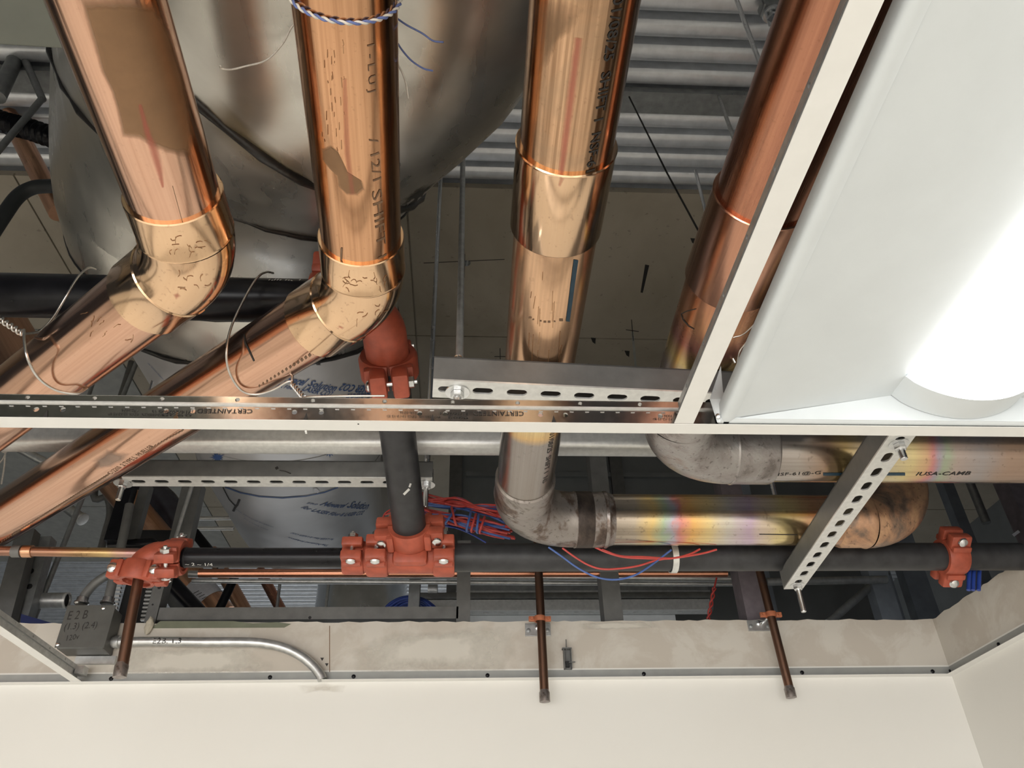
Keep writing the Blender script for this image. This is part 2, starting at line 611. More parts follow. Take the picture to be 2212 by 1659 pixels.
def text_geo(body, bold=0.0, shear=0.0):
    cu = bpy.data.curves.new('txt', 'FONT')
    cu.body = body
    cu.size = 1.0
    cu.resolution_u = 2
    cu.offset = bold
    cu.shear = shear
    o = bpy.data.objects.new('txt', cu)
    COL.objects.link(o)
    bpy.context.view_layer.update()
    dg = bpy.context.evaluated_depsgraph_get()
    me = bpy.data.meshes.new_from_object(o.evaluated_get(dg))
    vs = [q.co.copy() for q in me.vertices]
    fs = [tuple(p.vertices) for p in me.polygons]
    bpy.data.objects.remove(o)
    bpy.data.curves.remove(cu)
    bpy.data.meshes.remove(me)
    return vs, fs


def hit(bv, px, py):
    h = bv.ray_cast(Vector((0, 0, 0)), ray(px, py).normalized())
    if h[0] is None:
        return None, None
    n = h[1]
    if n.dot(h[0]) > 0:
        n = -n
    return h[0], n


def press(bv, q, n, lift):
    h = bv.ray_cast(q + n * 0.06, -n)
    if h[0] is None or (h[0] - q).length > 0.09:
        return q + n * lift
    return h[0] + n * lift


def text_on(bv, body, p0, p1, hgt, name, mat, parent, bold=0.0, shear=0.0, lift=0.0006, flip=False):
    """text whose baseline runs from pixel p0 to p1 on the surface; hgt = letter height in pixels near p0"""
    a, n = hit(bv, *p0)
    b, n2 = hit(bv, *p1)
    if a is None or b is None:
        print('TEXT MISS', body)
        return None
    n = (n + n2).normalized()
    t = (b - a)
    L = t.length
    t.normalize()
    t = (t - n * t.dot(n)).normalized()
    y = n.cross(t)
    vs, fs = text_geo(body, bold, shear)
    W = max(q.x for q in vs)
    H = 0.70
    s = L / W
    px_len = math.hypot(p1[0] - p0[0], p1[1] - p0[1])
    sy = (hgt / px_len) * L / H
    mb = MB()
    mb.add([press(bv, a + t * (q.x * s) + y * (q.y * sy), n, lift) for q in vs], fs)
    return mb.build(name, mat, parent, 80, fixn=False)


def blob_on(bv, poly, name, mat, parent, rings=5, lift=0.0005, centre=None):
    c = centre or (sum(p[0] for p in poly) / len(poly), sum(p[1] for p in poly) / len(poly))
    # refine the outline
    P = []
    k = len(poly)
    for i in range(k):
        a, b = poly[i], poly[(i + 1) % k]
        for s in range(3):
            P.append((a[0] + (b[0] - a[0]) * s / 3, a[1] + (b[1] - a[1]) * s / 3))
    m = len(P)
    vs, fs, uvs = [], [], []
    ok = []
    for r in range(rings + 1):
        f = r / rings
        for q in P:
            p, n = hit(bv, c[0] + (q[0] - c[0]) * f, c[1] + (q[1] - c[1]) * f)
            ok.append(p is not None)
            vs.append(p + n * lift if p is not None else Vector((0, 0, 0)))
    for r in range(rings):
        for i in range(m):
            j = (i + 1) % m
            f = (r * m + i, r * m + j, (r + 1) * m + j, (r + 1) * m + i)
            if all(ok[x] for x in f):
                if r == 0:
                    f = (f[0], f[2], f[3])
                    uvs.append([(0, 0), (1 / rings, 0), (1 / rings, 0)])
                else:
                    uvs.append([(r / rings, 0), (r / rings, 0), ((r + 1) / rings, 0), ((r + 1) / rings, 0)])
                fs.append(f)
    used = sorted({i for f in fs for i in f})
    ix = {u: k for k, u in enumerate(used)}
    mb = MB()
    mb.add([vs[u] for u in used], [tuple(ix[i] for i in f) for f in fs], uvs)
    return mb.build(name, mat, parent, 80, fixn=False)


def strip_on(bv, line, wpx, name, mat, parent, lift=0.0006, n_sub=12, across=4):
    """a band along a pixel polyline on a surface, wpx wide (number or list)"""
    pts = []
    ws = wpx if isinstance(wpx, (list, tuple)) else [wpx] * len(line)
    for i in range(len(line) - 1):
        for s in range(n_sub):
            f = s / n_sub
            pts.append((line[i][0] + (line[i + 1][0] - line[i][0]) * f, line[i][1] + (line[i + 1][1] - line[i][1]) * f, ws[i] + (ws[i + 1] - ws[i]) * f))
    pts.append((*line[-1], ws[-1]))
    mb = MB()
    vs, fs, uvs, ok = [], [], [], []
    m = len(pts)
    for i, p in enumerate(pts):
        q = pts[min(i + 1, m - 1)]
        r = pts[max(i - 1, 0)]
        dx, dy = q[0] - r[0], q[1] - r[1]
        l = math.hypot(dx, dy) or 1
        nx, ny = -dy / l, dx / l
        for k in range(across + 1):
            e = (k / across - 0.5) * p[2]
            h, n = hit(bv, p[0] + nx * e, p[1] + ny * e)
            ok.append(h is not None)
            vs.append(h + n * lift if h is not None else Vector((0, 0, 0)))
    c = across + 1
    for i in range(m - 1):
        for k in range(across):
            f = (i * c + k, i * c + k + 1, (i + 1) * c + k + 1, (i + 1) * c + k)
            if all(ok[x] for x in f):
                fs.append(f)
                e0, e1 = abs(k / across - 0.5) * 2, abs((k + 1) / across - 0.5) * 2
                uvs.append([(e0, 0), (e1, 0), (e1, 0), (e0, 0)])
    used = sorted({i for f in fs for i in f})
    ix = {u: k for k, u in enumerate(used)}
    mb.add([vs[u] for u in used], [tuple(ix[i] for i in f) for f in fs], uvs)
    return mb.build(name, mat, parent, 80, fixn=False)


def spline(pts, n=8):
    P = [Vector(p) for p in pts]
    P = [P[0] * 2 - P[1]] + P + [P[-1] * 2 - P[-2]]
    out = []
    for i in range(1, len(P) - 2):
        a, b, c, d = P[i - 1:i + 3]
        for s in range(n):
            t = s / n
            out.append(0.5 * ((2 * b) + (c - a) * t + (2 * a - 5 * b + 4 * c - d) * t * t + (3 * b - a - 3 * c + d) * t ** 3))
    out.append(P[-2])
    return out


def arc_bend(p, d0, d1, R, n=10):
    """centre line of a bend that leaves along d0 and arrives along d1, corner at p"""
    d0, d1 = Vector(d0).normalized(), Vector(d1).normalized()
    ang = d0.angle(d1)
    t = R * math.tan(ang / 2)
    a = Vector(p) - d0 * t
    ax = d0.cross(d1).normalized()
    c = a + ax.cross(d0) * R
    out = []
    for k in range(n + 1):
        q = mathutils.Quaternion(ax, ang * k / n)
        out.append(c + q @ (a - c))
    return out, t


ZC = 0.52
def ring_wire(c, axis, r, n=60, a0=0, a1=2 * pi, hint=None):
    a, b = frame_of(Vector(axis), hint)
    return [Vector(c) + (a * cos(a0 + (a1 - a0) * k / n) + b * sin(a0 + (a1 - a0) * k / n)) * r for k in range(n + 1)]


X3, Y3, Z3 = Vector((1, 0, 0)), Vector((0, 1, 0)), Vector((0, 0, 1))
ZS = 1.95                # underside of the fire board over the pipes
SC = ZS / 1.66

# ================================================================== THE ROOM
def ragged(x0, x1, z, step, amp):
    pts, x = [], x0
    while x < x1:
        pts.append((x, z + random.uniform(-amp, amp)))
        x += step * random.uniform(0.6, 1.4)
    pts.append((x1, z))
    return pts


WB, WR = 1.982, 1.246
FL = -2.23
mb = MB()
prof = [(-3.6, FL), (1.36, FL)] + list(reversed(ragged(-3.6, 1.36, 0.668, 0.022, 0.0022)))
mb.prism(prof, (0, WB, 0), X3, Z3, Y3, 0.1)
wall_back = struct(mb.build('wall_back', M['wall']))
bv_wall = mb.bvh()
mb = MB()
prof = [(-5.0, FL), (WB, FL)] + list(reversed(ragged(-5.0, WB, 0.668, 0.022, 0.0025)))
mb.prism(prof, (WR, 0, 0), Y3, Z3, X3, 0.1)
wall_right = struct(mb.build('wall_right', M['wall']))
struct(MB().box2((-3.7, -5.0, FL), (-3.6, WB, 0.5)).build('wall_left', M['wall']))
m = MB()
m.box2((-3.6, -5.1, FL), (WR, -5.0, -1.65))
m.box2((-3.6, -5.1, 0.15), (WR, -5.0, 0.6))
m.box2((-3.6, -5.1, -1.65), (-3.5, -5.0, 0.15))
m.box2((0.7, -5.1, -1.65), (WR, -5.0, 0.15))
struct(m.build('wall_front', M['wall']))
struct(MB().box2((-3.6, -5.0, FL - 0.05), (WR, WB, FL)).build('floor', M['floor']))
struct(MB().box2((-3.9, WB + 0.1, FL - 0.05), (4.0, 7.3, FL)).build('floor_2', M['floor']))
# lay-in tiles of the finished part of the ceiling, behind the camera
til = struct(MB().box2((-3.6, -5.0, 0.545), (WR, -0.40, 0.548)).build('ceiling', M['tile']))
for ix in range(-5, 3):
    for iy in range(8):
        x0, y0 = -0.93 + ix * 0.605, -0.42 - (iy + 1) * 0.60
        if x0 > -3.6 and x0 + 0.6 < WR and y0 > -5.0:
            MB().box2((x0 + 0.004, y0 + 0.004, 0.528), (x0 + 0.600, y0 + 0.596, 0.545)).build('tile', M['tile'], til)
for ix in range(4):
    for iy in range(2):
        x0, y0 = -0.935 - (ix + 1) * 0.605, 0.80 - (iy + 1) * 0.60
        MB().box2((x0 + 0.004, y0 + 0.004, 0.528), (x0 + 0.600, y0 + 0.596, 0.545)).build('tile', M['tile'], til)

for (poly, nm) in (([(190, 1462), (260, 1395), (330, 1400), (450, 1392), (560, 1398), (600, 1440), (560, 1462), (420, 1466)], 0),
                   ([(742, 1410), (800, 1380), (860, 1362), (960, 1362), (1020, 1350), (1110, 1348), (1130, 1400), (1110, 1455), (900, 1460), (750, 1458)], 1),
                   ([(1240, 1348), (1300, 1342), (1420, 1343), (1440, 1356), (1330, 1362), (1260, 1360)], 2)):
    b = blob_on(bv_wall, poly, 'joint_compound', M['st_mud'], wall_back, rings=6, lift=0.0008)
b = blob_on(bv_wall, [(640, 1480), (700, 1474), (752, 1480), (745, 1497), (690, 1494), (650, 1500)], 'joint_compound', M['st_mud2'], wall_back, rings=4, lift=0.0008)
g = MB().prism([(0, 0), (0.33, 0), (0.345, 0.009), (0.31, 0.014), (0.25, 0.011), (0.2, 0.017), (0.02, 0.018)], PY(325, 1357, WB - 0.0012), X3, Z3, Y3, 0.001)
g.build('board_face_paper', plain('green_board_paper', (0.16, 0.17, 0.12), 0.8), wall_back)
strip_on(bv_wall, [(712, 1352), (712, 1458)], 1.6, 'board_joint', M['inkbrown'], wall_back, n_sub=6, across=2)
for q in ((706, 1436), (696, 1424)):
    blob_on(bv_wall, [(q[0] - 4, q[1] - 3), (q[0] + 4, q[1] - 3), (q[0], q[1] + 4)], 'nail_hole', M['ink'], wall_back, rings=2, lift=0.001)

# wall angles: white flange below, grey leg standing on the wall, screws
def screw(p, n, r, parent, m='black', name='screw'):
    return MB().lathe(Vector(p), n, [(0, r), (r * 0.35, r * 0.95), (r * 0.6, r * 0.55)], 10).build(name, M[m], parent, 40)


leg = plain('wall_angle_leg', (0.34, 0.345, 0.33), 0.5, 0.2, 0.06, 30)
tr = struct(MB().box2((-3.6, WB - 0.024, ZC), (WR, WB, ZC + 0.0008)).build('trim_1', M['white']))
MB().box2((-3.6, WB - 0.0012, ZC + 0.0008), (WR, WB - 0.0003, ZC + 0.024)).build('vertical_leg', leg, tr)
for px, py in ((240, 1469), (583, 1467), (764, 1462), (1053, 1458), (1391, 1460), (1732, 1453), (2013, 1448)):
    q = PY(px, py, WB)
    q.z = ZC + 0.0125
    screw(q + Vector((0, -0.0012, 0)), -Y3, 0.0052, tr)
tr = struct(MB().box2((WR - 0.024, -1.35, ZC), (WR, WB - 0.024, ZC + 0.0008)).build('trim_2', M['white']))
MB().box2((WR - 0.0012, -1.35, ZC + 0.0008), (WR - 0.0003, WB - 0.002, ZC + 0.024)).build('vertical_leg', leg, tr)
for px, py in ((2052, 1447), (2158, 1391)):
    q = PXx(px, py, WR)
    q.z = ZC + 0.0125
    screw(q + Vector((-0.0012, 0, 0)), -X3, 0.0052, tr)

# ------------------------------------------------------------------ structure above: deck and fire board
deck = MB()
prof = []
y, pitch = -1.8, 0.0612 * SC
zl, zh = ZS + 0.03, ZS + 0.17
while y < 7.5:
    for f, z in ((0.00, zh), (0.16, zh), (0.18, zl + 0.016), (0.22, zl + 0.007), (0.30, zl + 0.002), (0.42, zl), (0.70, zl), (0.82, zl + 0.002), (0.90, zl + 0.007), (0.94, zl + 0.016), (0.96, zh)):
        prof.append((y + f * pitch, z))
    y += pitch
vs = [Vector((-4.0, p[0], p[1])) for p in prof] + [Vector((4.0, p[0], p[1])) for p in prof]
n = len(prof)
deck.add(vs, [(i, i + 1, n + i + 1, n + i) for i in range(n - 1)])
deck.box2((-4.0, -1.8, ZS + 0.20), (4.0, 7.5, ZS + 0.23))
dk = struct(deck.build('ceiling_1', M['decksteel'], smooth=30))
lab(dk, 'corrugated steel deck')

xj = PZ(100, 500, ZS).x
YB0 = PZ(1200, 412, ZS).y
sof = struct(MB().box2((-4.0, YB0, ZS + 0.012), (4.0, 4.64, ZS + 0.024)).build('ceiling_2', M['soffit']))
i = 0
for ix in range(-3, 4):
    for iy in range(4):
        x0, y0 = xj + ix * 1.2, YB0 - 0.005 + iy * 0.752
        m = M['soffit'] if x0 > xj - 0.01 or iy == 0 else M['panelgrey']
        MB().box2((x0 + 0.003, y0 + 0.003, ZS), (x0 + 1.197, y0 + 0.749, ZS + 0.012)).build('panel', m, sof)
bv_sof = MB().box2((-4, YB0 - 0.01, ZS), (4, 4.64, ZS + 0.01)).bvh()
for a, b in (((1386, 632), (1398, 572)),):
    strip_on(bv_sof, [a, b], [5, 9], 'sealant_smear', M['ink'], sof)
for a, b in (((915, 568), (1090, 560)), ((1003, 600), (1004, 548)), ((1068, 770), (1094, 770)), ((1080, 752), (1081, 788)), ((1352, 712), (1380, 716)), ((1364, 690), (1368, 736)),
             ((1478, 345), (1474, 320))):
    strip_on(bv_sof, [a, b], 1.6, 'layout_line', M['ink'], sof, n_sub=4, across=2)
strip_on(bv_sof, [(1366, 716), (1374, 800)], 5, 'tape_strip', M['panelgrey'], sof, n_sub=6)
for q in ((1497, 520), (1355, 763), (1282, 735)):
    blob_on(bv_sof, [(q[0] - 6, q[1] - 6), (q[0] + 5, q[1] - 5), (q[0] + 4, q[1] + 8), (q[0] - 2, q[1] + 4)], 'anchor_mark', M['ink'], sof, rings=2)
# light steel crossing the deck flutes
MB().box2((-3.0, 1.098 * SC, ZS + 0.006), (3.0, 1.158 * SC, ZS + 0.029)).build('x', M['galvdk'])
bpy.data.objects['x'].name = 'flat_bar'
tag(bpy.data.objects['flat_bar'], 'dull flat steel bar running under the corrugated deck flutes', 'steel bar')

# far partition behind everything on the right, unpainted, haze mixed into its dark tone
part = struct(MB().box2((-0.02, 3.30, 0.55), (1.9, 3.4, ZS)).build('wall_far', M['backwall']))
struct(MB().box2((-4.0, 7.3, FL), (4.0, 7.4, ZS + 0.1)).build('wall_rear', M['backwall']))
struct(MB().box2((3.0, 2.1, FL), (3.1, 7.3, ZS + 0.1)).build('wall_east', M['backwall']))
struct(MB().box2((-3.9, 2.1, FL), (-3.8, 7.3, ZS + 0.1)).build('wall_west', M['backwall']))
for k, px in enumerate((985, 1296, 1330)):
    a = PY(px, 1010, 3.29)
    MB().box2((a.x - 0.03, 3.27, 0.2), (a.x + 0.03, 3.30, ZS)).build('batten', M['stud'] if k != 1 else M['dark'], part)
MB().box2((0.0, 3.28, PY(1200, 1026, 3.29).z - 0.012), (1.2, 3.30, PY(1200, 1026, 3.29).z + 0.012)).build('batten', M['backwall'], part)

# ================================================================== CEILING GRID
def stitch(parent, x0, x1, y, z, n, axis='x'):
    mb = MB()
    for k in range(n):
        u = x0 + (x1 - x0) * (k + 0.5) / n
        c = (u, y, z) if axis == 'x' else (y, u, z)
        s = (0.0050, 0.0010, 0.0008) if axis == 'x' else (0.0012, 0.0055, 0.0012)
        mb.box(c, s)
    o = mb.build('stitch_marks', M['galv'], parent)
    o['kind'] = 'stuff'


TX0, TX1 = -1.35, 1.22
TY = 0.818
mt = thing('ceiling_main_tee', (0, TY, ZC), 'long white main tee crossing the whole picture, printed steel web above its face', 'ceiling tee', 'ceiling grid tees')
MB().box2((TX0, 0.8066, ZC), (TX1, 0.8292, ZC + 0.0007), 0).build('white_face', M['white'], mt)
web = MB()
yw = TY - 0.0014
pxs = [80, 138, 360, 418, 637, 695, 907, 962, 1167, 1221, 1425]
hol = [(PY(p, 879 + p * 0.008, yw).x - TX0, 0.0178, 0.0034, 0.0034) for p in pxs]
web.plate((TX0, yw, ZC + 0.0007), X3, Z3, Y3, TX1 - TX0, 0, 0.0285, hol, 0.0028)
web_o = web.build('web', M['gridback'], mt)
bv_web = web.bvh()
blb = MB()
yb = TY - 0.0032
pxs = [59, 204, 350, 513, 676, 831, 978, 1118, 1253, 1382]
hol = [(PY(p, 859 + p * 0.008, yb).x - TX0, 0.0056, 0.0029, 0.0029) for p in pxs]
blb.plate((TX0, yb, ZC + 0.0292), X3, Z3, Y3, TX1 - TX0, 0, 0.0098, hol, 0.0064)
blb.build('bulb', M['gridback'], mt)
MB().box2((TX0, yb - 0.0012, ZC + 0.0276), (TX1, yb + 0.006, ZC + 0.0296)).build('bulb_lip', M['galvlt'], mt)
MB().box2((TX0, yb - 0.0002, ZC + 0.039), (TX1, yb + 0.0066, ZC + 0.0394)).build('bulb_cap', M['gridback'], mt)
stitch(mt, TX0, 0.30, yw - 0.0004, ZC + 0.0232, 84)
for px in (102, 383, 663, 935, 1195):
    x = PY(px, 890, yw).x
    mb = MB()
    mb.prism([(-0.0028, 0.006), (0, 0.0005), (0.0028, 0.006), (0.0014, 0.011), (0, 0.0165), (-0.0014, 0.011)], (x, yw - 0.0008, ZC + 0.001), X3, Z3, Y3, 0.0006)
    mb.build('slot', M['ink'] if px != 383 else M['cu_pink'], mt)
MB().box2((PY(661, 931, 0.83).x - 0.0012, 0.8285, ZC - 0.0022), (PY(661, 931, 0.83).x + 0.0012, 0.834, ZC - 0.0008)).build('clip_tab', M['white'], mt)
MB().lathe(PZ(774, 916, ZC) + Vector((0, 0, -0.0002)), Z3, [(0, 0.0012), (0.0003, 0.0012)], 8).build('rivet_mark', M['ink'], mt)
# print along the web, upside down as on the real one
for (cx, w_) in ((547, 120), (1132, 110)):
    yy = 884.5 + (cx - 547) * 0.0085
    text_on(bv_web, 'CERTAINTEED', (cx, yy), (cx - w_, yy - 1.2), 11, 'printed_line', M['ink'], mt, 0.0, lift=0.0009)
for (x0, y0, x1, y1, s) in ((415, 895, 350, 894, '0908'), (427, 886, 360, 885, '11/14/2024'), (356, 894, 306, 893, 'WO-02251276'), (356, 886, 330, 885.6, 'RO 13'),
                            (300, 893, 234, 892, 'EZCS 12-12-15 ID'), (300, 885, 264, 884, 'CSS-3334'),
                            (1012, 900, 968, 899, '0908'), (1012, 892, 950, 891, '11/14/2024'), (952, 899, 905, 898, 'WO-02251276'),
                            (900, 898, 836, 897, 'EZCS 12-12-15 ID'), (900, 890, 864, 889, 'ESR-3336'),
                            (1452, 904, 1410, 903, '12-12-15 ID'), (1452, 897, 1434, 896.5, '3336')):
    text_on(bv_web, s, (x0, y0), (x1, y1), 5.5, 'printed_line', M['ink'], mt, lift=0.0009)

def tee_y(label, x, y0, y1, zoff=0.0):
    t = thing('ceiling_cross_tee', (x, (y0 + y1) / 2, ZC), label, 'ceiling tee', 'ceiling grid tees')
    z = ZC + zoff
    MB().box2((x - 0.0122, y0, z), (x + 0.0122, y1, z + 0.0007)).build('white_face', M['white'], t)
    holes = []
    yy = y0 + 0.05
    while yy < y1 - 0.03:
        holes.append((yy - y0, 0.0335, 0.0022, 0.0022))
        yy += 0.0825
    w_ = MB()
    w_.plate((x + 0.0012, y0, z + 0.0007), Y3, Z3, -X3, y1 - y0, 0, 0.0205, [], 0.0024)
    wo = w_.build('web', M['galv'], t)
    w2 = MB()
    w2.plate((x + 0.003, y0, z + 0.0212), Y3, Z3, -X3, y1 - y0, 0, 0.0105, [(h[0], 0.0055, 0.0026, 0.0026) for h in holes], 0.006)
    w2.build('bulb', M['galv'], t)
    MB().box2((x - 0.0038, y0, z + 0.0200), (x + 0.0038, y1, z + 0.0214)).build('bulb_lip', M['galvdk'], t)
    return t, w_


tee_y('white cross tee hanging beside the lit troffer, its steel web seen along its left edge', 0.2718, -1.35, 0.8062, 0.0009)
t2, w2 = tee_y('short white cross tee at lower left ending on the wall angle below the junction box', -0.9165, 0.830, 1.957, 0.0009)
MB().box2((-0.9165 + 0.003, 1.93, ZC + 0.012), (-0.9165 + 0.022, 1.9575, ZC + 0.030)).build('end_tab', M['galv'], t2)
stitch(t2, 1.3, 1.9, -0.9165 + 0.0014, ZC + 0.0175, 30, 'y')

# ------------------------------------------------------------------ troffer
TV = Vector((0.030, 1, 0)).normalized()
TU = Vector((1, 0, 0))
TO = Vector((0.3178, 0.8125, 0.0))
tf = thing('recessed_troffer', TO + TU * 0.3 - TV * 0.6 + Z3 * 0.525, 'lit white recessed ceiling light with a round glowing lens, right of the cross tee', 'ceiling light')


def TP(u, v, z):
    return TO + TU * u + TV * v + Z3 * z


Lt, Wt = 1.20, 0.600
zr = 0.5225
rim = MB()
pr = [(0, zr + 0.020), (0.0, zr + 0.006), (0.0015, zr + 0.002), (0.005, zr), (0.012, zr), (0.018, zr + 0.0022), (0.018, zr + 0.004), (0.004, zr + 0.004), (0.004, zr + 0.020)]
rim.prism(pr, TP(0, -Lt, 0), TU, Z3, TV, Lt)
rim.prism([(Wt - p[0], p[1]) for p in pr], TP(0, -Lt, 0), TU, Z3, TV, Lt)
rim.prism([(-Lt + p[0], p[1]) for p in pr], TP(0, 0, 0), TV, Z3, TU, Wt)
rim.prism([(-p[0] * 0.7, p[1]) for p in pr], TP(0, 0, 0), TV, Z3, TU, Wt)
rim.build('frame', M['lightwhite'], tf, 40)
zt = 0.563


def slab(a, b, c, d, th=0.002):
    n = (b - a).cross(d - a).normalized()
    if n.z < 0:
        n = -n
    q = [a, b, c, d] + [x + n * th for x in (a, b, c, d)]
    return MB().add(q, [(0, 1, 2, 3), (4, 7, 6, 5), (0, 4, 5, 1), (1, 5, 6, 2), (2, 6, 7, 3), (3, 7, 4, 0)])


e = 0.017
u0, u1 = 0.232, 0.404
for ua, ub in ((e, u0), (Wt - e, u1)):
    slab(TP(ua, -0.010, zr + 0.003), TP(ub, -0.0115, zt), TP(ub, -Lt + 0.0115, zt), TP(ua, -Lt + 0.010, zr + 0.003)).build('side_panel', M['lightwhite'], tf)
for v in (-0.012, -Lt + 0.012):
    a = [TP(e, v, zr + 0.002), TP(Wt - e, v, zr + 0.002), TP(u1, v * 1.0, zt), TP(u0, v, zt)]
    slab(a[0], a[1], a[2], a[3], 0.001).build('end_panel', M['lightwhite'], tf)
# round lens with an opaque cap at each end
def lens_part(v0, v1, mat, name, bulge, shr):
    mb = MB()
    vs, fs = [], []
    N = 20
    for v in (v0, v1):
        for k in range(N + 1):
            f = k / N
            u = u0 + shr + (u1 - u0 - 2 * shr) * f
            z = zt - bulge * (1 - (2 * f - 1) ** 2) ** 0.75
            vs.append(TP(u, v, z))
    for k in range(N):
        fs.append((k, k + 1, N + 2 + k, N + 1 + k))
    mb.add(vs, fs)
    mb.f.append(tuple(range(N + 1)))
    mb.uv.append([(0, 0)] * (N + 1))
    mb.f.append(tuple(range(2 * N + 1, N, -1)))
    mb.uv.append([(0, 0)] * (N + 1))
    return mb.build(name, mat, tf, 40)


lens_part(-0.014, -0.056, M['lightwhite'], 'lens_end_cap', 0.036, 0)
lens_part(-Lt + 0.014, -Lt + 0.056, M['lightwhite'], 'lens_end_cap', 0.036, 0)
lens_part(-0.056, -Lt + 0.056, M['lens'], 'lens', 0.036, 0.002)
MB().box2(TP(0.11, -Lt + 0.03, 0.566), TP(0.52, -0.03, 0.605)).build('housing', M['galv'], tf)
# folded ear at the corner, with a screw
ear = MB()
ear.prism([(0, 0), (-0.052, 0.012), (-0.058, 0.026), (-0.004, 0.032)], TP(0.0, -0.002, zr), TV, Z3, -TU, 0.0012)
ear_pts = [PZ(1552, 912, 0.526), PZ(1546, 862, 0.543), PZ(1541, 838, 0.552), PZ(1557, 790, 0.571), PZ(1561, 848, 0.551), PZ(1562, 862, 0.545)]
E2 = MB()
ey = 0.8
pts = [PY(1549, 912, 0.803), PY(1533, 862, 0.795), PY(1541, 838, 0.79), PY(1557, 790, 0.785), PY(1562, 850, 0.79), PY(1563, 862, 0.79), PY(1566, 880, 0.797), PY(1556, 912, 0.803)]
back = [p + Vector((0.0006, 0.0012, 0)) for p in pts]
k = len(pts)
E2.add(pts + back, [tuple(range(k)), tuple(range(2 * k - 1, k - 1, -1))] + [(i, (i + 1) % k, k + (i + 1) % k, k + i) for i in range(k)])
E2.build('mounting_ear', M['lightwhite'], tf)
screw(PY(1551, 899, 0.799), (-0.4, -1, -0.3), 0.0035, tf, 'zinc')

# grey sheet metal box above, upper left corner
a, b = PZ(0, 97, 0.95), PZ(145, 106, 0.95)
u = (b - a).normalized()
vv = Vector((-u.y, u.x, 0))
g = MB()
g.box(b - vv * 0.35 - u * 0.30 + u * 0.03 + Z3 * 0.05, (0.60, 0.70, 0.1), (u, vv, Z3), 0.002)
tag(g.build('rectangular_duct', M['greyduct']), 'grey rectangular sheet metal duct at the upper left corner, above the leftmost copper pipe', 'duct')

# ================================================================== COPPER PIPES
R4 = 0.0525
RH = R4 + 0.0042


def hub_profile(L, r, rh):
    return [(0, r + 0.0005), (0.0, rh - 0.0004), (0.0015, rh), (L - 0.001, rh), (L, rh - 0.001)]


def elbow45(parent, P, d0, d1, mat, hub=0.062, R=0.115):
    path, t = arc_bend(P, d0, d1, R, 14)
    d0, d1 = Vector(d0).normalized(), Vector(d1).normalized()
    P = Vector(P)
    a, b = P - d0 * t, P + d1 * t
    mb = MB()
    mb.tube(path, RH, 48, caps=False)
    mb.lathe(a - d0 * hub, d0, [(0, R4), (0, RH - 0.0008), (0.0015, RH + 0.0004), (hub - 0.004, RH + 0.0004), (hub - 0.002, RH + 0.0016), (hub, RH)], 48, close=False)
    mb.lathe(b + d1 * hub, -d1, [(0, R4), (0, RH - 0.0008), (0.0015, RH + 0.0004), (hub - 0.004, RH + 0.0004), (hub - 0.002, RH + 0.0016), (hub, RH)], 48, close=False)
    o = mb.build('elbow', mat, parent, 35)
    return o, mb, a - d0 * hub, b + d1 * hub


def pipe(parent, a, b, r, mat, name='pipe', n=48, v0=0.0):
    mb = MB()
    a, b = Vector(a), Vector(b)
    k = max(2, int((b - a).length / 0.15))
    mb.tube([a + (b - a) * i / k for i in range(k + 1)], r, n, v0=v0)
    return mb.build(name, mat, parent, 35), mb


D2 = Vector((-0.7515, 0.6600, 0)).normalized()
# ---- pipe A (far left)
dA = Vector((-0.034, 1, 0)).normalized()
PA = Vector((-0.352, 0.741, 0.723))
tA = thing('copper_pipe', PA, 'leftmost large copper pipe with a big brown tarnish patch and a bright elbow turning left', 'copper pipe', 'large copper pipes')
elA, mA, a0, a1 = elbow45(tA, PA, dA, D2, M['cu_fit'])
pA, mbA = pipe(tA, PA - dA * 1.3, a0 + dA * 0.01, R4, M['cu_pink'])
pA2, mbA2 = pipe(tA, a1 - D2 * 0.01, a1 + D2 * 1.5, R4, M['cu_pink'])
bv = mbA.bvh()
blob_on(bv, [(165, -15), (250, -20), (330, -10), (372, 60), (405, 180), (425, 300), (418, 345), (395, 347), (370, 338), (330, 325), (300, 306), (262, 300), (236, 200), (210, 150)],
        'tarnish_patch', M['st_brown'], pA, rings=8)
strip_on(bv, [(302, 225), (318, 285), (334, 330), (345, 370), (352, 405)], [12, 18, 26, 18, 6], 'red_stripe', M['st_red'], pA)
strip_on(bv, [(373, 402), (386, 450), (397, 490)], [1.3, 1.3, 1.3], 'seam_line', M['inkbrown'], pA, across=2)
bv = mA.bvh()
blob_on(bv, [(372, 636), (385, 630), (392, 640), (380, 648)], 'red_mark', M['st_red'], elA, rings=3)
rs = random.Random(3)
M['flux'] = plain('dried_flux', (0.40, 0.23, 0.12), 0.4, 0.7, 0.2, 80)


def scribbles(bv, box, n, parent, mat='flux', w=1.2):
    for _ in range(n):
        x, y = rs.uniform(box[0], box[2]), rs.uniform(box[1], box[3])
        a = rs.uniform(0, 6.28)
        pts = [(x, y)]
        for _k in range(3):
            a += rs.uniform(-0.9, 0.9)
            pts.append((pts[-1][0] + cos(a) * rs.uniform(3, 7), pts[-1][1] + sin(a) * rs.uniform(3, 7)))
        strip_on(bv, pts, w, 'flux_trace', M[mat], parent, n_sub=2, across=1)
scribbles(bv, (345, 515, 455, 560), 13, elA)
scribbles(bv, (370, 585, 450, 630), 8, elA)
scribbles(mbA2.bvh(), (180, 660, 300, 740), 10, pA2)

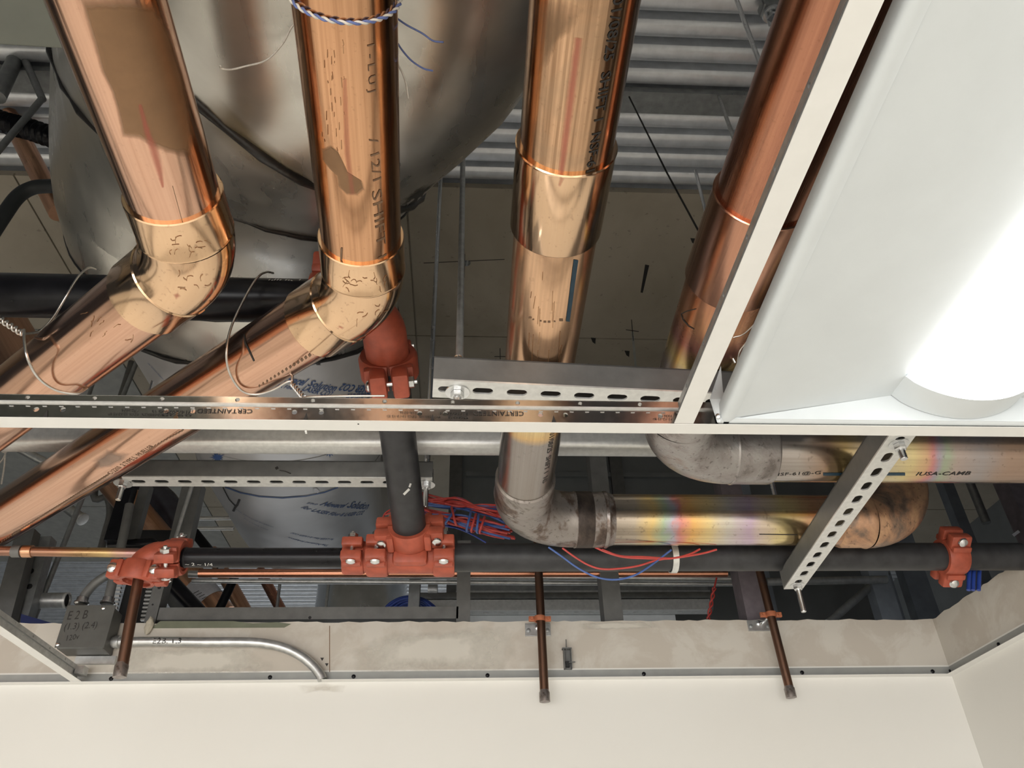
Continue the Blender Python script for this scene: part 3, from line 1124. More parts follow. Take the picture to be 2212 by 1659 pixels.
# ---- pipe B
dB = Vector((-0.052, 1, 0)).normalized()
PB = Vector((-0.149, 0.842, 0.765))
tB = thing('copper_pipe', PB, 'second large copper pipe from the left, twine around its top, elbow hiding an orange fitting', 'copper pipe', 'large copper pipes')
elB, mB, b0, b1 = elbow45(tB, PB, dB, D2, M['cu_fit'])
pB, mbB = pipe(tB, PB - dB * 1.4, b0 + dB * 0.01, R4, M['cu'])
pB2, mbB2 = pipe(tB, b1 - D2 * 0.01, b1 + D2 * 1.6, R4, M['cu_pink'])
bv = mbB.bvh()
blob_on(bv, [(692, 318), (712, 310), (728, 322), (740, 345), (752, 372), (785, 392), (790, 412), (775, 425), (750, 424), (732, 405), (728, 380), (708, 362), (694, 342)],
        'oil_stain', M['st_brown'], pB, rings=6)
strip_on(bv, [(745, 170), (750, 330), (762, 420)], [10, 16, 12], 'faded_red_stripe', M['st_redf'], pB)
text_on(bv, 'SHIFT 1', (803, 412), (817, 560), 17, 'printed_text', M['inkbrown'], pB, 0.0)
text_on(bv, '/ 12/1', (797, 300), (806, 392), 17, 'printed_text', M['inkbrown'], pB, 0.0)
text_on(bv, '1 - L U J', (793, 90), (797, 200), 16, 'printed_text', M['inkbrown'], pB, 0.0)
for k in range(26):
    x = rs.uniform(690, 745)
    y = rs.uniform(60, 330)
    strip_on(bv, [(x, y), (x + rs.uniform(0, 3), y + rs.uniform(4, 22))], 1.2, 'scuff', M['flux'], pB, n_sub=2, across=1)
strip_on(bv, [(738, 535), (737, 562)], 4, 'scuff', M['inkbrown'], pB, n_sub=3)
bv = mB.bvh()
blob_on(bv, [(732, 702), (745, 708), (740, 712), (728, 706)], 'red_mark', M['st_red'], elB, rings=3)
scribbles(bv, (735, 590, 840, 635), 16, elB)
scribbles(bv, (770, 655, 840, 690), 7, elB)
bv = mbB2.bvh()
strip_on(bv, [(528, 722), (530, 740), (536, 752), (549, 780)], [2.5, 4, 4, 3], 'marker_line', M['ink'], pB2)
blob_on(bv, [(195, 995), (230, 970), (285, 978), (275, 992), (240, 1010), (205, 1016)], 'grey_smear', M['st_grey'], pB2, rings=5)
# printed run of marks along the far lower side
mk = MB()
vs_all = []
def marks(a, b, n, dlen, wid, slant):
    for k in range(n):
        f = (k + 0.5) / n
        x, y = a[0] + (b[0] - a[0]) * f, a[1] + (b[1] - a[1]) * f
        L = dlen * (1 - 0.45 * f)
        W = wid * (1 - 0.3 * f)
        q = []
        for dx, dy in ((-L / 2, slant), (0, -W / 2), (L / 2, -slant), (0, W / 2)):
            h, nn = hit(bv, x + dx, y + dy)
            if h is None:
                break
            q.append(h + nn * 0.0006)
        if len(q) == 4:
            mk.add(q, [(0, 1, 2, 3)])
marks((690, 754), (556, 836), 16, 8, 9, 0)
marks((397, 928), (325, 968), 11, 9, 4.5, 2.5)
marks((236, 1024), (2, 1170), 46, 9, 5, 3)
o = mk.build('printed_dashes', M['inkbrown'], pB2, fixn=False)
o['kind'] = 'stuff'
text_on(bv, 'C12200  2 TYPE L  MUELLER', (240, 1025), (335, 965), 7, 'printed_text', M['inkbrown'], pB2)

# twine round pipe B at the top, with loose ends
ctr = PB - dB * (PB.y - 0.405)
tw = thing('twine_tie', ctr, 'blue and white twine tied around the second copper pipe near the top edge', 'twine')
for k, (mname, off) in enumerate((('twine', 0.0), ('bluetwine', pi))):
    pth = []
    for i in range(160):
        g = 2 * pi * i / 160
        r = R4 + 0.0022 + 0.0012 * cos(22 * g + off)
        pth.append(ctr + X3 * (r * cos(g)) + Z3 * (r * sin(g)) + Y3 * (0.0012 * sin(22 * g + off) - 0.010 * sin(g) * 0.0 + 0.006 * cos(g)))
    MB().tube(pth, 0.0013, 6, closed=True).build('strand', M[mname], tw, 60)
for mname, pts in (('twine', [(645, 40), (628, 62), (610, 95), (575, 130), (530, 143), (500, 150), (478, 148), (476, 142)]), ('bluetwine', [(858, 40), (880, 55), (912, 72), (935, 88), (958, 91)]),
                   ('bluetwine', [(858, 92), (870, 110), (890, 132), (915, 148), (935, 153)]), ('twine', [(858, 138), (868, 155), (877, 180), (882, 212)])):
    q = [PZ(p[0], p[1], 0.80 - 0.02 * i / len(pts)) for i, p in enumerate(pts)]
    MB().tube(spline(q, 5), 0.0010, 6).build('loose_end', M[mname], tw, 60)

# ---- pipe C (middle) : down, elbow, run to the right, elbow up
zC = 0.72
tC = thing('copper_pipe', (0.11, 0.9, zC), 'middle copper pipe with black date print and coupling, burnt rainbow run along its far end', 'copper pipe', 'large copper pipes')
zb = zC - R4
y1, y2 = PZ(1215, 380, zb - 0.004).y, PZ(1200, 558, zb - 0.004).y
Cx = lambda y: 0.1062 + 0.0055 * (y - 0.38) / 0.83
pC, mbC = pipe(tC, (Cx(-0.6), -0.6, zC), (Cx(y1 + 0.01), y1 + 0.01, zC), R4, M['cu_c'])
cpl = MB()
cpl.lathe((Cx(y1), y1, zC), (0, 1, 0), [(0, R4), (0, RH - 0.0006), (0.0012, RH + 0.0008), (0.004, RH), (y2 - y1 - 0.0015, RH), (y2 - y1, RH - 0.0008), (y2 - y1, R4)], 48, close=False)
cplo = cpl.build('coupling', M['cu_fit'], tC, 35)
PCc = Vector((0.1125, 1.452, 0.700))
pa = Vector((Cx(y2 - 0.01), y2 - 0.01, zC))
dC = (PCc - pa).normalized()
RB = 0.108
path, tt = arc_bend(PCc, dC, X3, RB, 16)
aC, bC = PCc - dC * tt, PCc + X3 * tt
M['heat_c'] = heat('copper_torch_marks', [(0.0, (0.74, 0.47, 0.29)), (0.38, (0.74, 0.46, 0.28)), (0.47, (0.66, 0.40, 0.30)), (0.52, (0.58, 0.38, 0.34)), (0.565, (0.80, 0.64, 0.34)), (0.61, (0.78, 0.52, 0.24)), (0.635, G), (1.0, (0.32, 0.29, 0.26))],
                   (aC - pa).length, 0.18, 0.035, 0.15)
pC2, mbC2 = pipe(tC, pa, aC, R4, M['heat_c'])
eb = MB()
eb.tube(path, RH, 48, caps=False)
for (o_, d_) in ((aC, -dC), (bC, X3)):
    eb.lathe(o_, d_, [(0, RH), (0.003, RH + 0.0016), (0.008, RH + 0.0003), (0.060, RH + 0.0004), (0.064, RH - 0.0005), (0.067, R4)], 48, close=False)
elC = eb.build('elbow', M['soot'], tC, 35)
mbe = MB().lathe(bC + X3 * 0.062, X3, [(0, RH + 0.001), (0.006, RH + 0.002), (0.012, R4 + 0.002), (0.02, R4)], 40, close=False)
mbe.build('solder_bead', M['soot'], elC, 35)
MB().lathe(bC + X3 * 0.004, X3, [(0, RH + 0.0005), (0.0008, RH + 0.0012), (0.034, RH + 0.0012), (0.035, RH + 0.0005)], 40, close=False).build('scorched_band', M['char'], elC, 35)
MB().lathe(c0 - X3 * 0.068, X3, [(0, RH + 0.0008), (0.001, RH + 0.0022), (0.010, RH + 0.003), (0.02, RH + 0.0014)], 40, close=False).build('solder_bead', M['char'], tC, 35) if 'c0' in globals() else None
PCe = Vector((PY(2028, 1110, 1.452).x - 0.0585, 1.452, 0.700))
path2, tt2 = arc_bend(PCe, X3, (-0.02, 0.1, 1), 0.106, 16)
c0 = PCe - X3 * tt2
c1 = path2[-1]
pxs_run = [(1190, (0.18, 0.15, 0.135)), (1300, (0.27, 0.235, 0.21)), (1370, (0.44, 0.38, 0.31)), (1412, (0.68, 0.50, 0.22)), (1440, (0.40, 0.50, 0.36)), (1455, (0.46, 0.46, 0.54)), (1468, (0.70, 0.28, 0.26)),
           (1490, (0.86, 0.50, 0.18)), (1530, (0.82, 0.64, 0.32)), (1575, (0.66, 0.62, 0.56)), (1625, (0.62, 0.48, 0.62)), (1650, (0.70, 0.58, 0.50)), (1700, (0.78, 0.64, 0.32)), (1760, (0.58, 0.32, 0.18)), (1850, (0.44, 0.26, 0.17))]
xa = bC.x + 0.02
LR = c0.x - xa
M['heat_run'] = heat('copper_rainbow_run', [(max(0.0, min(1.0, (PY(px, 1140, 1.41).x - xa) / LR)), c) for px, c in pxs_run], LR, 0.17, 0.09, 0.3)
pC3, mbC3 = pipe(tC, bC + X3 * 0.02, c0, R4, M['heat_run'])
eb = MB()
eb.tube(path2, RH + 0.001, 48, caps=False)
for (o_, d_) in ((c0, -X3), (c1, (path2[-1] - path2[-2]).normalized())):
    eb.lathe(o_, d_, [(0, RH + 0.001), (0.004, RH + 0.0024), (0.012, RH + 0.0006), (0.058, RH + 0.0008), (0.062, RH - 0.0005), (0.066, R4)], 48, close=False)
eb.build('riser_elbow', M['heat_el'], tC, 35)
dd = (path2[-1] - path2[-2]).normalized()
pipe(tC, c1 + dd * 0.02, c1 + dd * 0.8, R4, M['cu_dark'], 'riser')
bv = mbC.bvh()
text_on(bv, '01/08/25  SHIFT 1  NSF-61', (1326, -8), (1266, 372), 22, 'printed_text', M['ink'], pC, 0.012)
strip_on(bv, [(1250, 82), (1232, 220), (1212, 405 - 30)], [24, 22, 16], 'red_stripe', M['st_red'], pC)
blob_on(bv, [(1150, -10), (1230, -10), (1262, 20), (1235, 70), (1205, 90), (1185, 140), (1160, 165), (1146, 100)], 'tarnish_patch', M['st_soft'], pC, rings=5)
strip_on(cpl.bvh(), [(1214, 384), (1208, 402)], [14, 8], 'red_stripe', M['st_redf'], cplo, n_sub=4)
bv = mbC2.bvh()
strip_on(bv, [(1244, 561), (1226, 694)], [10, 8], 'blue_stripe', M['bluestripe'], pC2)
text_on(bv, '01/08/25  SHIFT 1  NS', (1188, 936), (1172, 1045), 7, 'printed_text', M['ink'], pC2)
for (x, y, r) in ((1145, 686, 3), (1152, 690, 2), (1168, 693, 2), (1177, 695, 3), (1186, 695, 3), (1198, 694, 2), (1212, 691, 4)):
    blob_on(bv, [(x - r, y - r * 0.6), (x + r, y - r * 0.6), (x + r, y + r * 0.6), (x - r, y + r * 0.6)], 'flux_dot', M['inkbrown'], pC2, rings=2)
for k in range(16):
    x = rs.uniform(1140, 1215)
    y = rs.uniform(570, 770)
    strip_on(bv, [(x, y), (x - rs.uniform(0, 4), y + rs.uniform(10, 60))], 1.1, 'scratch', M['flux'], pC2, n_sub=3, across=1)
bv = mbC3.bvh()
strip_on(bv, [(1640, 1154), (1722, 1155)], 1.6, 'scratch', M['ink'], pC3, n_sub=3, across=1)

# ---- pipe D (right) : passes behind the cross tee, elbow, run to the right
zD = 0.724
RD = 0.0568
RDH = RD + 0.0042
tD = thing('copper_pipe', (0.35, 0.9, zD), 'rightmost copper pipe showing both sides of the cross tee, grey elbow and run going right', 'copper pipe', 'large copper pipes')
y1, y2 = PZ(1590, 500, zD - 0.045).y - 0.02, PZ(1535, 655, zD - 0.045).y
pD, mbD = pipe(tD, (0.354, -0.6, zD), (0.3545, y1 + 0.01, zD), RD, M['cu_dark'])
cp = MB()
cp.lathe((0.3545, y1, zD), (0, 1, 0), [(0, RD), (0, RDH - 0.0006), (0.0012, RDH + 0.0008), (0.004, RDH), (y2 - y1 - 0.0015, RDH), (y2 - y1, RDH - 0.0008), (y2 - y1, RD)], 48, close=False)
cp.build('coupling', copper('copper_red_coupling', (0.62, 0.32, 0.21), (0.40, 0.19, 0.13), 0.2, 0.4, 0.2), tD, 35)
PDc = Vector((0.358, 1.172, 0.702))
pa = Vector((0.3545, y2 - 0.01, zD))
dD = (PDc - pa).normalized()
path, tt = arc_bend(PDc, dD, X3, 0.108, 16)
aD, bD = PDc - dD * tt, PDc + X3 * tt
M['heat_dup'] = heat('copper_purple_tint', [(0.0, (0.44, 0.20, 0.12)), (0.2, (0.54, 0.27, 0.14)), (0.34, (0.38, 0.16, 0.13)), (0.45, (0.62, 0.47, 0.20)), (0.55, (0.40, 0.33, 0.30)), (1.0, (0.34, 0.30, 0.28))], (aD - pa).length, 0.24, 0.04, 0.12)
pD2, mbD2 = pipe(tD, pa, aD, RD, M['heat_dup'])
eb = MB()
eb.tube(path, RDH, 48, caps=False)
for (o_, d_) in ((aD, -dD), (bD, X3)):
    eb.lathe(o_, d_, [(0, RDH), (0.003, RDH + 0.0016), (0.008, RDH + 0.0003), (0.070, RDH + 0.0004), (0.074, RDH - 0.0005), (0.077, RD)], 48, close=False)
elD = eb.build('elbow', M['greyel'], tD, 35)
pxs_run = [(1560, (0.22, 0.19, 0.18)), (1640, (0.34, 0.31, 0.30)), (1740, (0.44, 0.40, 0.37)), (1800, (0.40, 0.27, 0.19)), (1835, (0.66, 0.48, 0.22)), (1900, (0.62, 0.56, 0.46)), (1980, (0.82, 0.68, 0.36)), (2015, (0.78, 0.50, 0.30)),  # brown stop before the gold paints a dark reflection, the others torch tint
           (2032, (0.74, 0.32, 0.32)), (2044, (0.48, 0.42, 0.50)), (2056, (0.46, 0.54, 0.40)), (2085, (0.56, 0.46, 0.42)), (2140, (0.46, 0.42, 0.42)), (2200, (0.50, 0.36, 0.28))]
xa = bD.x + 0.02
LR = 1.20 - xa
M['heat_d'] = heat('copper_grey_run', [(max(0.0, min(1.0, (PY(px, 1000, 1.12).x - xa) / LR)), c) for px, c in pxs_run], LR, 0.19, 0.05, 0.3)
pD3, mbD3 = pipe(tD, bD + X3 * 0.02, (1.20, 1.172, 0.702), RD, M['heat_d'])
MB().lathe(Vector((1.06, 1.172, 0.702)), X3, [(0, RD), (0.001, RDH), (0.14, RDH), (0.141, RD)], 40, close=False).build('coupling', M['soot'], tD, 35)
bv = mbD3.bvh()
text_on(bv, 'NSF-61@-G', (1668, 1028), (1772, 1024), 9, 'printed_text', M['ink'], pD3)
text_on(bv, 'IUSA-CAMB', (1976, 1027), (2095, 1025.5), 10, 'printed_text', M['ink'], pD3, 0.006, 0.2)
strip_on(bv, [(1778, 1024), (1955, 1024)], 6, 'blue_stripe', M['bluestripe'], pD3)
bv = mbD2.bvh()
strip_on(bv, [(1504, 667), (1484, 672), (1472, 678), (1476, 690), (1488, 704), (1500, 711)], [2, 2, 2, 2.5, 2.5, 1.5], 'marker_line', M['ink'], pD2, n_sub=4)

# ================================================================== BIG ROUND DUCT
KC = [((-0.189, 0.528, 1.161), 0.344), ((-0.301, 0.725, 1.246), 0.344), ((-0.411, 0.927, 1.322), 0.344), ((-0.503, 1.128, 1.329), 0.3397), ((-0.509, 1.216, 1.303), 0.3354), ((-0.506, 1.399, 1.308), 0.3311),
      ((-0.521, 1.693, 1.336), 0.3268), ((-0.552, 2.027, 1.406), 0.3225), ((-0.615, 2.378, 1.47), 0.3182), ((-0.656, 2.724, 1.534), 0.3139), ((-0.685, 3.156, 1.59), 0.3096)]
KC = [(Vector(a), r) for a, r in KC]
KC = [(Vector((-0.135, 0.400, 1.185)), KC[0][1])] + KC
e1 = KC[-1][0]
KC += [(e1 + Vector((0.005, 0.215, 0.086)), 0.3096), (e1 + Vector((0.01, 0.31, 0.29)), 0.3096), (e1 + Vector((0.01, 0.32, 0.56)), 0.3096)]
dense = spline([k[0] for k in KC], 12)
NG = 72
ND = len(dense)
GR = []
for i in range(ND):
    t_ = (dense[min(i + 1, ND - 1)] - dense[max(i - 1, 0)]).normalized()
    a_ = Z3 - t_ * t_.z
    a_.normalize()
    b_ = t_.cross(a_)
    j = min(i / 12, len(KC) - 1.0001)
    r_ = KC[int(j)][1] + (KC[int(j) + 1][1] - KC[int(j)][1]) * (j - int(j))
    GR.append([dense[i] + (a_ * cos(2 * pi * k / NG) + b_ * sin(2 * pi * k / NG)) * r_ for k in range(NG)])
full = MB()
full.add([p for r in GR for p in r], [(i * NG + k, i * NG + (k + 1) % NG, (i + 1) * NG + (k + 1) % NG, (i + 1) * NG + k) for i in range(ND - 1) for k in range(NG)])
bvd = full.bvh()


def cut_plane(p3):
    q = [hit(bvd, *p)[0] for p in p3]
    n = (q[1] - q[0]).cross(q[2] - q[0]).normalized()
    out = []
    for k in range(NG):
        best = None
        for i in range(ND - 1):
            a, b = (GR[i][k] - q[0]).dot(n), (GR[i + 1][k] - q[0]).dot(n)
            if a * b <= 0 and a != b:
                best = i + a / (a - b)
                break
        out.append(best if best is not None else (out[-1] if out else 0.0))
    return out


def lin(k, s_):
    i = min(int(s_), ND - 2)
    return GR[i][k].lerp(GR[i + 1][k], s_ - i)


cuts = [[0.0] * NG] + [cut_plane(p) for p in (((440, 235), (690, 410), (850, 452)), ((130, 175), (500, 470), (680, 514)), ((165, 572), (420, 690), (560, 690)), ((300, 750), (411, 783), (700, 778)),
                                               ((440, 968), (590, 998), (780, 950)), ((487, 1052), (600, 1075), (730, 1050)))]
cuts += [[float(v)] * NG for v in (ND - 1 - 36, ND - 1 - 24, ND - 1 - 16, ND - 1 - 8, ND - 1)]
for a, b in zip(cuts, cuts[1:]):
    for k in range(NG):
        b[k] = max(b[k], a[k] + 0.05)
du = thing('round_duct', (-0.5, 1.2, 1.0), 'huge stainless round duct with black sealant seams behind the left copper pipes', 'duct')
for i in range(len(cuts) - 1):
    steps = 6
    vs, fs = [], []
    for q_ in range(steps + 1):
        f = q_ / steps
        vs += [lin(k, cuts[i][k] + (cuts[i + 1][k] - cuts[i][k]) * f) for k in range(NG)]
    for q_ in range(steps):
        for k in range(NG):
            k2 = (k + 1) % NG
            fs.append((q_ * NG + k, q_ * NG + k2, (q_ + 1) * NG + k2, (q_ + 1) * NG + k))
    go = MB().add(vs, fs).build('gore', M['film'] if i >= 4 else M['stainless'], du, 40)
    if i >= 4:
        lab(go, 'gore covered in grey protective film')
for i, rr in ((1, 0.0080), (2, 0.0050), (3, 0.0030), (4, 0.0065)):
    rj = random.Random(i)
    pth = [lin(k, cuts[i][k]) + Vector((rj.uniform(-1, 1), rj.uniform(-1, 1), rj.uniform(-1, 1))) * rr * 0.3 for k in range(NG)]
    MB().tube(pth, [rr * rj.uniform(0.6, 1.2) for _ in pth], 8, closed=True).build('sealant_seam', M['silicone'], du, 60)
for i in (5, 6):
    MB().tube([lin(k, cuts[i][k]) for k in range(NG)], 0.0018, 6, closed=True).build('seam_ridge', M['galvdk'], du, 60)
# stains and print on the duct
blob_on(bvd, [(405, 200), (470, 205), (560, 290), (660, 360), (690, 380), (690, 430), (610, 400), (520, 350), (430, 260)], 'heat_stain', M['st_yellow'], du, rings=6)
blob_on(bvd, [(868, 430), (905, 402), (945, 392), (935, 425), (900, 452), (868, 462)], 'sealant_smear', M['st_dark'], du, rings=4)
for bb in ([(655, 782), (690, 770), (690, 785), (668, 792)], [(690, 770), (735, 758), (742, 768), (715, 782)], [(680, 781), (694, 781), (694, 790), (682, 789)]):
    blob_on(bvd, bb, 'sealant_smear', M['st_dark'], du, rings=3)
for (s, p0, p1, h, bd, sh) in (('Novacel', (596, 820), (655, 832), 20, 0.02, 0.2), ('Solution', (662, 832), (722, 844), 13, 0.012, 0), ('for LASER Fiber', (560, 826), (634, 841), 11, 0.012, 0), ('LASER CO2', (650, 842), (712, 856), 11, 0.012, 0),
                               ('LASER CO2', (806, 832), (740, 828), 9, 0.012, 0), ('Solution', (804, 846), (752, 850), 9, 0.012, 0),
                               ('The', (657, 1087), (684, 1090), 5, 0.01, 0.15), ('Novacel', (689, 1090), (742, 1096), 6.5, 0.02, 0.2), ('Solution', (747, 1096), (792, 1100), 4.5, 0.01, 0.1), ('for LASER Fiber & LASER CO2', (648, 1096), (782, 1111), 4.5, 0.01, 0.1),
                               ('for LASER Fiber & LASER CO2', (722, 1163), (632, 1150), 4, 0.012, 0), ('The Novacel Solution', (712, 1176), (626, 1160), 4.5, 0.012, 0.1),
                               ('The', (682, 969), (662, 965), 9, 0.01, 0.1),
                               ('The Novacel Solution', (508, 1098), (590, 1138), 5, 0.01, 0.1), ('for LASER CO2', (526, 1118), (578, 1144), 4, 0.01, 0.1),
                               ('The Novacel Solution', (318, 782), (352, 818), 7, 0.012, 0), ('LASER CO2', (826, 1100), (846, 1092), 7, 0.01, 0)):
    text_on(bvd, s, p0, p1, h, 'printed_text', M['blueink'], du, bd, sh, lift=0.0015)


def star(c, r):
    pts = []
    rj = random.Random(int(c[0]))
    for k in range(24):
        rr = r * (1.0 if k % 2 == 0 else 0.45) * rj.uniform(0.8, 1.1)
        pts.append((c[0] + rr * cos(2 * pi * k / 24), c[1] + rr * 0.7 * sin(2 * pi * k / 24)))
    blob_on(bvd, pts, 'printed_star', M['blueink'], du, rings=3, lift=0.0015)


star((712, 976), 17)
star((470, 987), 17)
strip_on(bvd, [(487, 1052), (520, 1064), (560, 1072), (610, 1075), (660, 1071), (700, 1063), (730, 1052)], 3, 'printed_line', M['blueink'], du, lift=0.0012)
strip_on(bvd, [(728, 976), (755, 968), (775, 955)], 2.5, 'printed_line', M['blueink'], du, lift=0.0012)
strip_on(bvd, [(482, 1052), (495, 1078), (508, 1092)], 2, 'marker_line', M['ink'], du, lift=0.0012)
strip_on(bvd, [(518, 1078), (513, 1090), (508, 1096), (504, 1104)], 5, 'marker_line', M['ink'], du, lift=0.0012)
blob_on(bvd, [(676, 1054), (684, 1053), (690, 1060), (686, 1064), (678, 1061)], 'paper_sticker', M['paper'], du, rings=2, lift=0.002)

# ================================================================== GROOVED BLACK PIPE AND ORANGE FITTINGS
def coupling(t, c, axis, pad, r, wd=0.044, pads=True, k=1.0, lugs=(1, -1)):
    """two-part grooved coupling: two half shells (parts) with ears, bolts and nuts"""
    c, axis, pad = Vector(c), Vector(axis).normalized(), Vector(pad).normalized()
    pad = (pad - axis * pad.dot(axis)).normalized()
    ba = axis.cross(pad).normalized()
    ro = r * 1.36
    for sgn in (1, -1):
        mb = MB()
        prof = [(-wd / 2, r * 1.015), (-wd / 2, ro * 0.93), (-wd * 0.36, ro), (wd * 0.36, ro), (wd / 2, ro * 0.93), (wd / 2, r * 1.015)]
        N = 20
        vs, fs = [], []
        g0 = 0.05
        for i in range(N + 1):
            g = g0 + (pi - 2 * g0) * i / N
            d = pad * cos(g) + ba * (sin(g) * sgn)
            vs += [c + axis * p[0] + d * p[1] for p in prof]
        m = len(prof)
        for i in range(N):
            for j in range(m):
                j2 = (j + 1) % m
                fs.append((i * m + j, i * m + j2, (i + 1) * m + j2, (i + 1) * m + j))
        fs += [tuple(range(m)), tuple(N * m + j for j in range(m))]
        mb.add(vs, fs)
        for ls in lugs:
            pw, ph = r * 0.85 * k, r * 0.74 * k
            cc = c + pad * (ls * (ro + pw * 0.22)) + ba * (sgn * (0.005 + ph / 2))
            mb.box(cc, (wd * 0.98, pw * 1.25, ph), (axis, pad, ba), min(wd, ph) * 0.20)
            cc = c + pad * (ls * (r * 1.12)) + ba * (sgn * (0.004 + ph * 0.75))
            mb.box(cc, (wd * 0.9, r * 0.42, ph * 1.25), (axis, pad, ba), r * 0.1)
        mb.build('housing_half', M['orange'], t, 35)
    for ls in lugs:
        bp = c + pad * (ls * (ro + r * 0.30 * k))
        ph = r * 0.74 * k + 0.005
        mb = MB()
        mb.lathe(bp - ba * (ph + 0.014), ba, [(0, 0.0042), (2 * ph + 0.014, 0.0042)], 10)
        mb.lathe(bp + ba * ph, ba, [(0, 0.0095), (0.002, 0.0108), (0.005, 0.0094), (0.0075, 0.0045), (0.008, 0.001)], 16)
        mb.lathe(bp - ba * (ph + 0.009), ba, [(0, 0.0095), (0.001, 0.0104), (0.009, 0.0104)], 6)
        mb.build('bolt', M['zinc'], t, 30)


RM = 0.030
YM, ZM = 1.565, 0.665
xl = PY(395, 1206, YM).x
xt = PY(765, 1205, YM).x
mb = MB()
mb.tube([(xl, YM, ZM), (xt, YM, ZM)], 0.0205, 32)
mb.lathe((xl + 0.002, YM, ZM), X3, [(0, 0.0206), (0.004, 0.0218), (0.007, 0.0206)], 32)
p = mb.build('black_pipe', M['black'], None, 35)
tag(p, 'thinner black steel pipe running between two orange couplings at lower left', 'steel pipe', 'black steel sprinkler pipes')
bvm = mb.bvh()
text_on(bvm, '~ 2 ~ 1/4', (400, 1221), (460, 1222), 8, 'chalk_mark', M['galvlt'], p)
xr0, xr1 = PY(955, 1205, YM).x, PY(2050, 1193, YM).x
mb = MB()
mb.tube([(xr0, YM, ZM), (xr1, YM, ZM + 0.002)], RM, 32)
p = mb.build('black_pipe', M['greyblack'], None, 35)
tag(p, 'long black steel main running right from the orange tee beneath the rainbow copper run', 'steel pipe', 'black steel sprinkler pipes')
mb = MB()
mb.tube([(xr1 + 0.003, YM, ZM + 0.002), (1.236, YM, ZM + 0.002)], RM, 32)
p = mb.build('black_pipe', M['greyblack'], None, 35)
tag(p, 'short black steel pipe right of the far right orange coupling, running into the side wall', 'steel pipe', 'black steel sprinkler pipes')

t = thing('pipe_coupling', (xr1, YM, ZM), 'lone orange pipe coupling at far right below the burnt copper elbow', 'pipe fitting', 'orange grooved fittings')
coupling(t, (xr1, YM, ZM + 0.002), X3, (0, -0.8, 0.62), RM, 0.046)
t = thing('pipe_coupling', (xt, YM, ZM), 'orange reducing coupling at the left end of the orange tee, green nut on top', 'pipe fitting', 'orange grooved fittings')
coupling(t, (xt, YM, ZM), X3, -Y3, 0.0265, 0.044, lugs=(1,))

# tee
xb = PY(889, 1195, YM).x
tb0 = Vector((-0.143, 1.128, 0.858))
tb1 = Vector((xb, YM - 0.02, 0.690))
dBr = (tb1 - tb0).normalized()
t = thing('pipe_tee', (xb, YM, ZM), 'orange grooved tee where the dark branch pipe meets the black main, white bolt heads', 'pipe fitting', 'orange grooved fittings')
mb = MB()
mb.lathe((xt + 0.02, YM, ZM), X3, [(0, RM * 1.02), (0.01, RM * 1.12), (xr0 - xt - 0.03, RM * 1.12), (xr0 - xt - 0.02, RM * 1.02)], 28)
mb.lathe(tb1 - dBr * 0.02, dBr, [(0, 0.036), (0.06, 0.038)], 28)
mb.box((xb, YM - 0.030, ZM - 0.012), (0.074, 0.026, 0.036), None, 0.01)
mb.build('tee_body', M['orange'], t, 40)
for dx in (-0.070, 0.070):
    coupling(t, (xb + dx, YM, ZM), X3, -Y3, RM, 0.044, lugs=(1,))
coupling(t, tb1 - dBr * 0.030, dBr, X3, 0.0345, 0.044)

mb = MB()
mb.tube([tb0 + dBr * 0.0, tb1 + dBr * 0.01], 0.0345, 36)
p = mb.build('black_pipe', M['greyblack'], None, 35)
tag(p, 'dark grey steel branch pipe dropping from the orange elbow to the orange tee', 'steel pipe', 'black steel sprinkler pipes')
bvb = mb.bvh()
for a, b, w_ in (((872, 1068), (884, 1056), 5), ((884, 1052), (887, 1044), 4), ((870, 1165), (885, 1172), 6)):
    strip_on(bvb, [a, b], w_, 'paint_chip', M['galvlt'], p, n_sub=4)

# cross pipe on the left and the elbow between
YX, ZX = 0.990, 0.876
xe = -0.245
mb = MB()
mb.tube([(-1.6, YX, ZX), (xe, YX, ZX)], 0.0365, 36)
p = mb.build('black_pipe', M['black'], None, 35)
tag(p, 'thick black steel pipe crossing behind the two left copper elbows', 'steel pipe', 'black steel sprinkler pipes')
bvx = mb.bvh()
for k in range(26):
    x = 580 + (k % 13) * 6.0
    y = 598 + (k // 13) * 8
    if rs.random() < 0.75:
        strip_on(bvx, [(x, y), (x + 4, y + rs.uniform(-3, 3))], 1.6, 'stencil_dash', M['galvlt'], p, n_sub=2, across=1)
t = thing('pipe_elbow', (xe + 0.07, YX, ZX), 'orange grooved elbow half hidden behind the second copper elbow, steel bolt below', 'pipe fitting', 'orange grooved fittings')
corner = Vector((-0.148, YX + 0.002, ZX))
path, te = arc_bend(corner, X3, (tb0 - corner + dBr * 0.02), 0.075, 14)
mb = MB()
mb.tube([Vector((xe - 0.01, YX, ZX))] + path + [tb0], 0.0385, 32)
mb.build('elbow_body', M['orange'], t, 40)
coupling(t, (xe + 0.008, YX, ZX), X3, (0, -0.3, 1), 0.0375, 0.046, lugs=(1,))
coupling(t, tb0 + dBr * 0.010, dBr, (0.12, -0.25, -1), 0.0390, 0.050)

